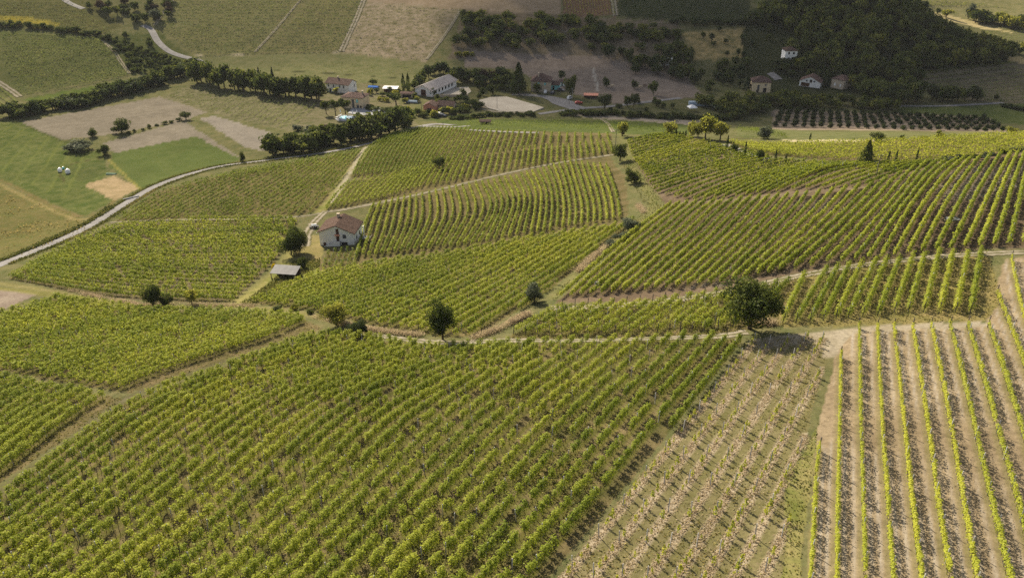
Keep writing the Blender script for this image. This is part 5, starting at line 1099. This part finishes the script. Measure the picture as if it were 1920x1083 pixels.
bo = xyz(772, 193); bt = tag(empty('covered_boat', bo, R(-10)), 'long pale green covered boat between pine and cottage', 'boat'); MB().prism([(-1, .5), (-.6, 0), (.6, 0), (1, .5), (1.1, 1.1), (0, 1.6), (-1.1, 1.1)], -3.2, 3.2).build('cover', M_NET, bt); MB().box(-2.5, 2.5, -.5, .5, -.4, .15).build('cradle', M_STEEL, bt)
rs = xyz(1108, 184); rr = tag(empty('orange_shelter', rs, R(-4)), 'low open shelter with an orange sheet roof in the paddock', 'shelter'); MB().prism([(-2, 1.9), (2, 2.3), (2, 2.38), (-2, 1.98)], -4.2, 4.2).build('roof', M_PINK, rr); MB().box(-4, 4, 1.7, 1.85, -.5, 2.1).build('back_wall', M_BROWN, rr)
for a in (-4, 0, 4): MB().box(a - .08, a + .08, -1.9, -1.74, -.5, 1.9).build('post', M_WPOST, rr)
for i, (u, v, l, c) in enumerate([(113, 322, 'round white tank on the meadow plot, one of a pair', M_CLOTH), (128, 325, 'larger round white tank on the meadow plot', M_CLOTH), (119, 317, 'small turquoise barrel behind the white tanks', M_TURQ)]):
    p = xyz(u, v); s = (1.0, 1.15, .6)[i]; rt = tag(empty('water_tank', p), l, 'tank'); MB().tube([(0, 0, 0), (0, 0, s * .4), (0, 0, s * 1.3), (0, 0, s * 1.6)], [s * .75, s * .85, s * .8, s * .3], 12).build('tank', c, rt, True); MB().tube([(0, 0, s * 1.6), (0, 0, s * 1.72)], s * .22, 8).build('lid', M_STEEL, rt)
p = xyz(209, 327); rt = tag(empty('overturned_boat', p, R(-5)), 'small green upturned boat lying at the meadow plot edge', 'boat'); MB().prism([(-.7, 0), (.7, 0), (.5, .5), (0, .7), (-.5, .5)], -2.0, 2.0).build('hull', M_GREY and noise_mat('green_paint', (.2, .3, .2), (.3, .4, .28), 1), rt)
p = xyz(246, 372); rt = tag(empty('culvert_kerb', p, R(38)), 'short pale concrete kerb on the road edge by the brown plot', 'kerb'); MB().box(-2.8, 2.8, -.25, .25, -.5, .5).build('kerb', M_CONC, rt)
p = xyz(1786, 412); rt = tag(empty('cistern_lid', p, R(10)), 'pale concrete cistern slab among the brown slope rows', 'slab'); MB().box(-1.3, 1.3, -.9, .9, -.4, .3).build('slab', M_CONC, rt)
p = xyz(1121, 534); rt = tag(empty('water_drum', p, R(10)), 'pale drum lying near the first row beside the dirt lane', 'drum'); MB().tube([(-.6, 0, .4), (.6, 0, .4)], .42, 10).build('drum', M_CONC, rt)
def pole(u, v, hp, lab, lamp=False):
    x, y, z = xyz(u, v); h = hp * mpp(x, y, z) / .92; rt = tag(empty('utility_pole', (x, y, z)), lab, 'utility pole'); MB().tube([(0, 0, -.5), (0, 0, h)], [.14, .09], 6).build('pole', M_WPOST if not lamp else M_STEEL, rt)
    MB().box(-.7, .7, -.05, .05, h - .5, h - .38).build('crossarm', M_WPOST, rt)
    for a in (-.6, 0, .6): MB().box(a - .04, a + .04, -.04, .04, h - .38, h - .2).build('insulator', M_CLOTH, rt)
pole(1642, 332, 42, 'wooden utility pole among rows below the broad conifer'); pole(1912, 332, 52, 'leaning utility pole at the end of the brown slope'); pole(1154, 274, 30, 'thin utility pole at the top of the dirt lane'); pole(1272, 304, 24, 'utility pole standing inside the curved rows')
pole(791, 216, 24, 'pole beside the pink cottage garden'); pole(932, 205, 24, 'pole at the near edge of the sand arena'); pole(1073, 186, 20, 'pale lamp pole under the driveway tree', True); pole(1067, 198, 20, 'pole at the junction below the villa drive'); pole(586, 175, 16, 'white service pole at the tree belt end', True); pole(1588, 204, 26, 'pale pole in front of the valley wood'); pole(1547, 122, 28, 'pale pole rising through the wooded knoll'); pole(831, 240, 10, 'short post at the vine crest road'); pole(1435, 310, 14, 'short pole where the lane meets the rows')
# grazing cows in the paddock
def cow(u, v, rz, mat, lab):
    x, y, z = xyz(u, v); me = bpy.data.meshes.new('cow'); bv = [(0, 0, 1.05), (.6, 0, 1.08), (1.0, 0, 1.15), (1.35, 0, .95), (1.6, 0, .7), (-.6, 0, 1.1), (-.85, 0, 1.05), (-.95, 0, .6)]; be = [(0, 1), (1, 2), (2, 3), (3, 4), (0, 5), (5, 6), (6, 7)]; rad = [.38, .36, .25, .17, .12, .36, .2, .04]
    for (ix, px_, sgn) in ((1, .6, 1), (1, .6, -1), (5, -.65, 1), (5, -.65, -1)):
        k = len(bv); bv += [(px_, sgn * .2, .75), (px_ + (.04 if px_ > 0 else -.08), sgn * .2, .4), (px_, sgn * .2, 0)]; be += [(ix, k), (k, k + 1), (k + 1, k + 2)]; rad += [.15, .08, .07]
    me.from_pydata(bv, be, []); o = bpy.data.objects.new('cow', me); COL.objects.link(o); o.location = (x, y, z); o.rotation_euler = (0, 0, R(rz)); me.materials.append(mat)
    m = o.modifiers.new('skin', 'SKIN')
    for i, sv in enumerate(me.skin_vertices[0].data if me.skin_vertices else []): sv.radius = (rad[i], rad[i])
    o.modifiers.new('sub', 'SUBSURF').levels = 1; tag(o, lab, 'cow')
cow(1200, 165, 20, M_CREAM, 'cream cow grazing nearest the small paddock tree'); cow(1209, 163, 160, M_BROWN, 'brown cow grazing in the middle of the paddock'); cow(1147, 163, 10, M_CREAM, 'pale cow grazing by the slim paddock tree')
# ------------------------------------------------------------------ unseen cloudbank, added and shaped to shade the valley
sv = (math.sin(R(SUN_AZ)) * math.cos(R(SUN_EL)), math.cos(R(SUN_AZ)) * math.cos(R(SUN_EL)), math.sin(R(SUN_EL)))
cl = []; cf = []; ck = 0; cr = np.random.default_rng(5); T = 1300
for (x, y, a, b) in [(60, 455, 105, 75), (150, 470, 130, 85), (265, 440, 120, 70), (215, 540, 120, 65), (330, 470, 90, 60), (70, 540, 110, 60), (130, 600, 120, 50), (240, 600, 70, 45), (380, 440, 80, 45)]:
    nu, nv = 40, 20; U, W_ = np.meshgrid(np.linspace(0, 2 * np.pi, nu, endpoint=False), np.linspace(.02, np.pi - .02, nv))
    k_ = 1 + .28 * (fbm(U * 40 + x, W_ * 60 + y, 30, 7) - .5) + .3 * (fbm(np.cos(U) * 50 + x, np.sin(U) * 50 + W_ * 30, 12, 9) - .5)
    V = np.stack([x + a * k_ * np.cos(U) * np.sin(W_), y + b * k_ * np.sin(U) * np.sin(W_), 22 * k_ * np.cos(W_)], -1).reshape(-1, 3) + np.array(sv) * T + np.array([0, 0, 10])
    i, j = np.meshgrid(np.arange(nu), np.arange(nv - 1)); i = i.ravel(); j = j.ravel(); i2 = (i + 1) % nu
    cl.append(V); cf.append(np.stack([j * nu + i, (j + 1) * nu + i, (j + 1) * nu + i2, j * nu + i2], 1) + ck); ck += len(V)
M_SHADE_CLOUD, cnt_ = newmat('added_shade_cloud'); _d = cnt_.nodes.new('ShaderNodeBsdfDiffuse'); _d.inputs[0].default_value = (.85, .85, .88, 1); _t = cnt_.nodes.new('ShaderNodeBsdfTransparent')
_m = cnt_.nodes.new('ShaderNodeMixShader'); _m.inputs[0].default_value = .42; cnt_.links.new(_t.outputs[0], _m.inputs[1]); cnt_.links.new(_d.outputs[0], _m.inputs[2]); _o = cnt_.nodes.new('ShaderNodeOutputMaterial'); cnt_.links.new(_m.outputs[0], _o.inputs[0])
tag(add_mesh('added_shade_cloud', np.concatenate(cl), np.concatenate(cf), M_SHADE_CLOUD, smooth=True), 'unseen cloudbank added to shade the valley', kind='structure')
# ------------------------------------------------------------------ haze
hz, hn = newmat('air'); vol = hn.nodes.new('ShaderNodeVolumePrincipled'); vol.inputs['Color'].default_value = (.80, .84, .95, 1); vol.inputs['Density'].default_value = HAZE = .00004; vol.inputs['Anisotropy'].default_value = .0
ho = hn.nodes.new('ShaderNodeOutputMaterial'); hn.links.new(vol.outputs[0], ho.inputs['Volume'])
USE_HAZE = True
if USE_HAZE:
    hb = MB().box(-895, 895, -58, 1380, 2, 195).build('haze', hz); hb['kind'] = 'stuff'
print('objects', len(COL.objects), 'young', cnt, {k: len(f['rows']) for k, f in FIELDS.items()}, 'quads', sum(len(m.polygons) for m in bpy.data.meshes))
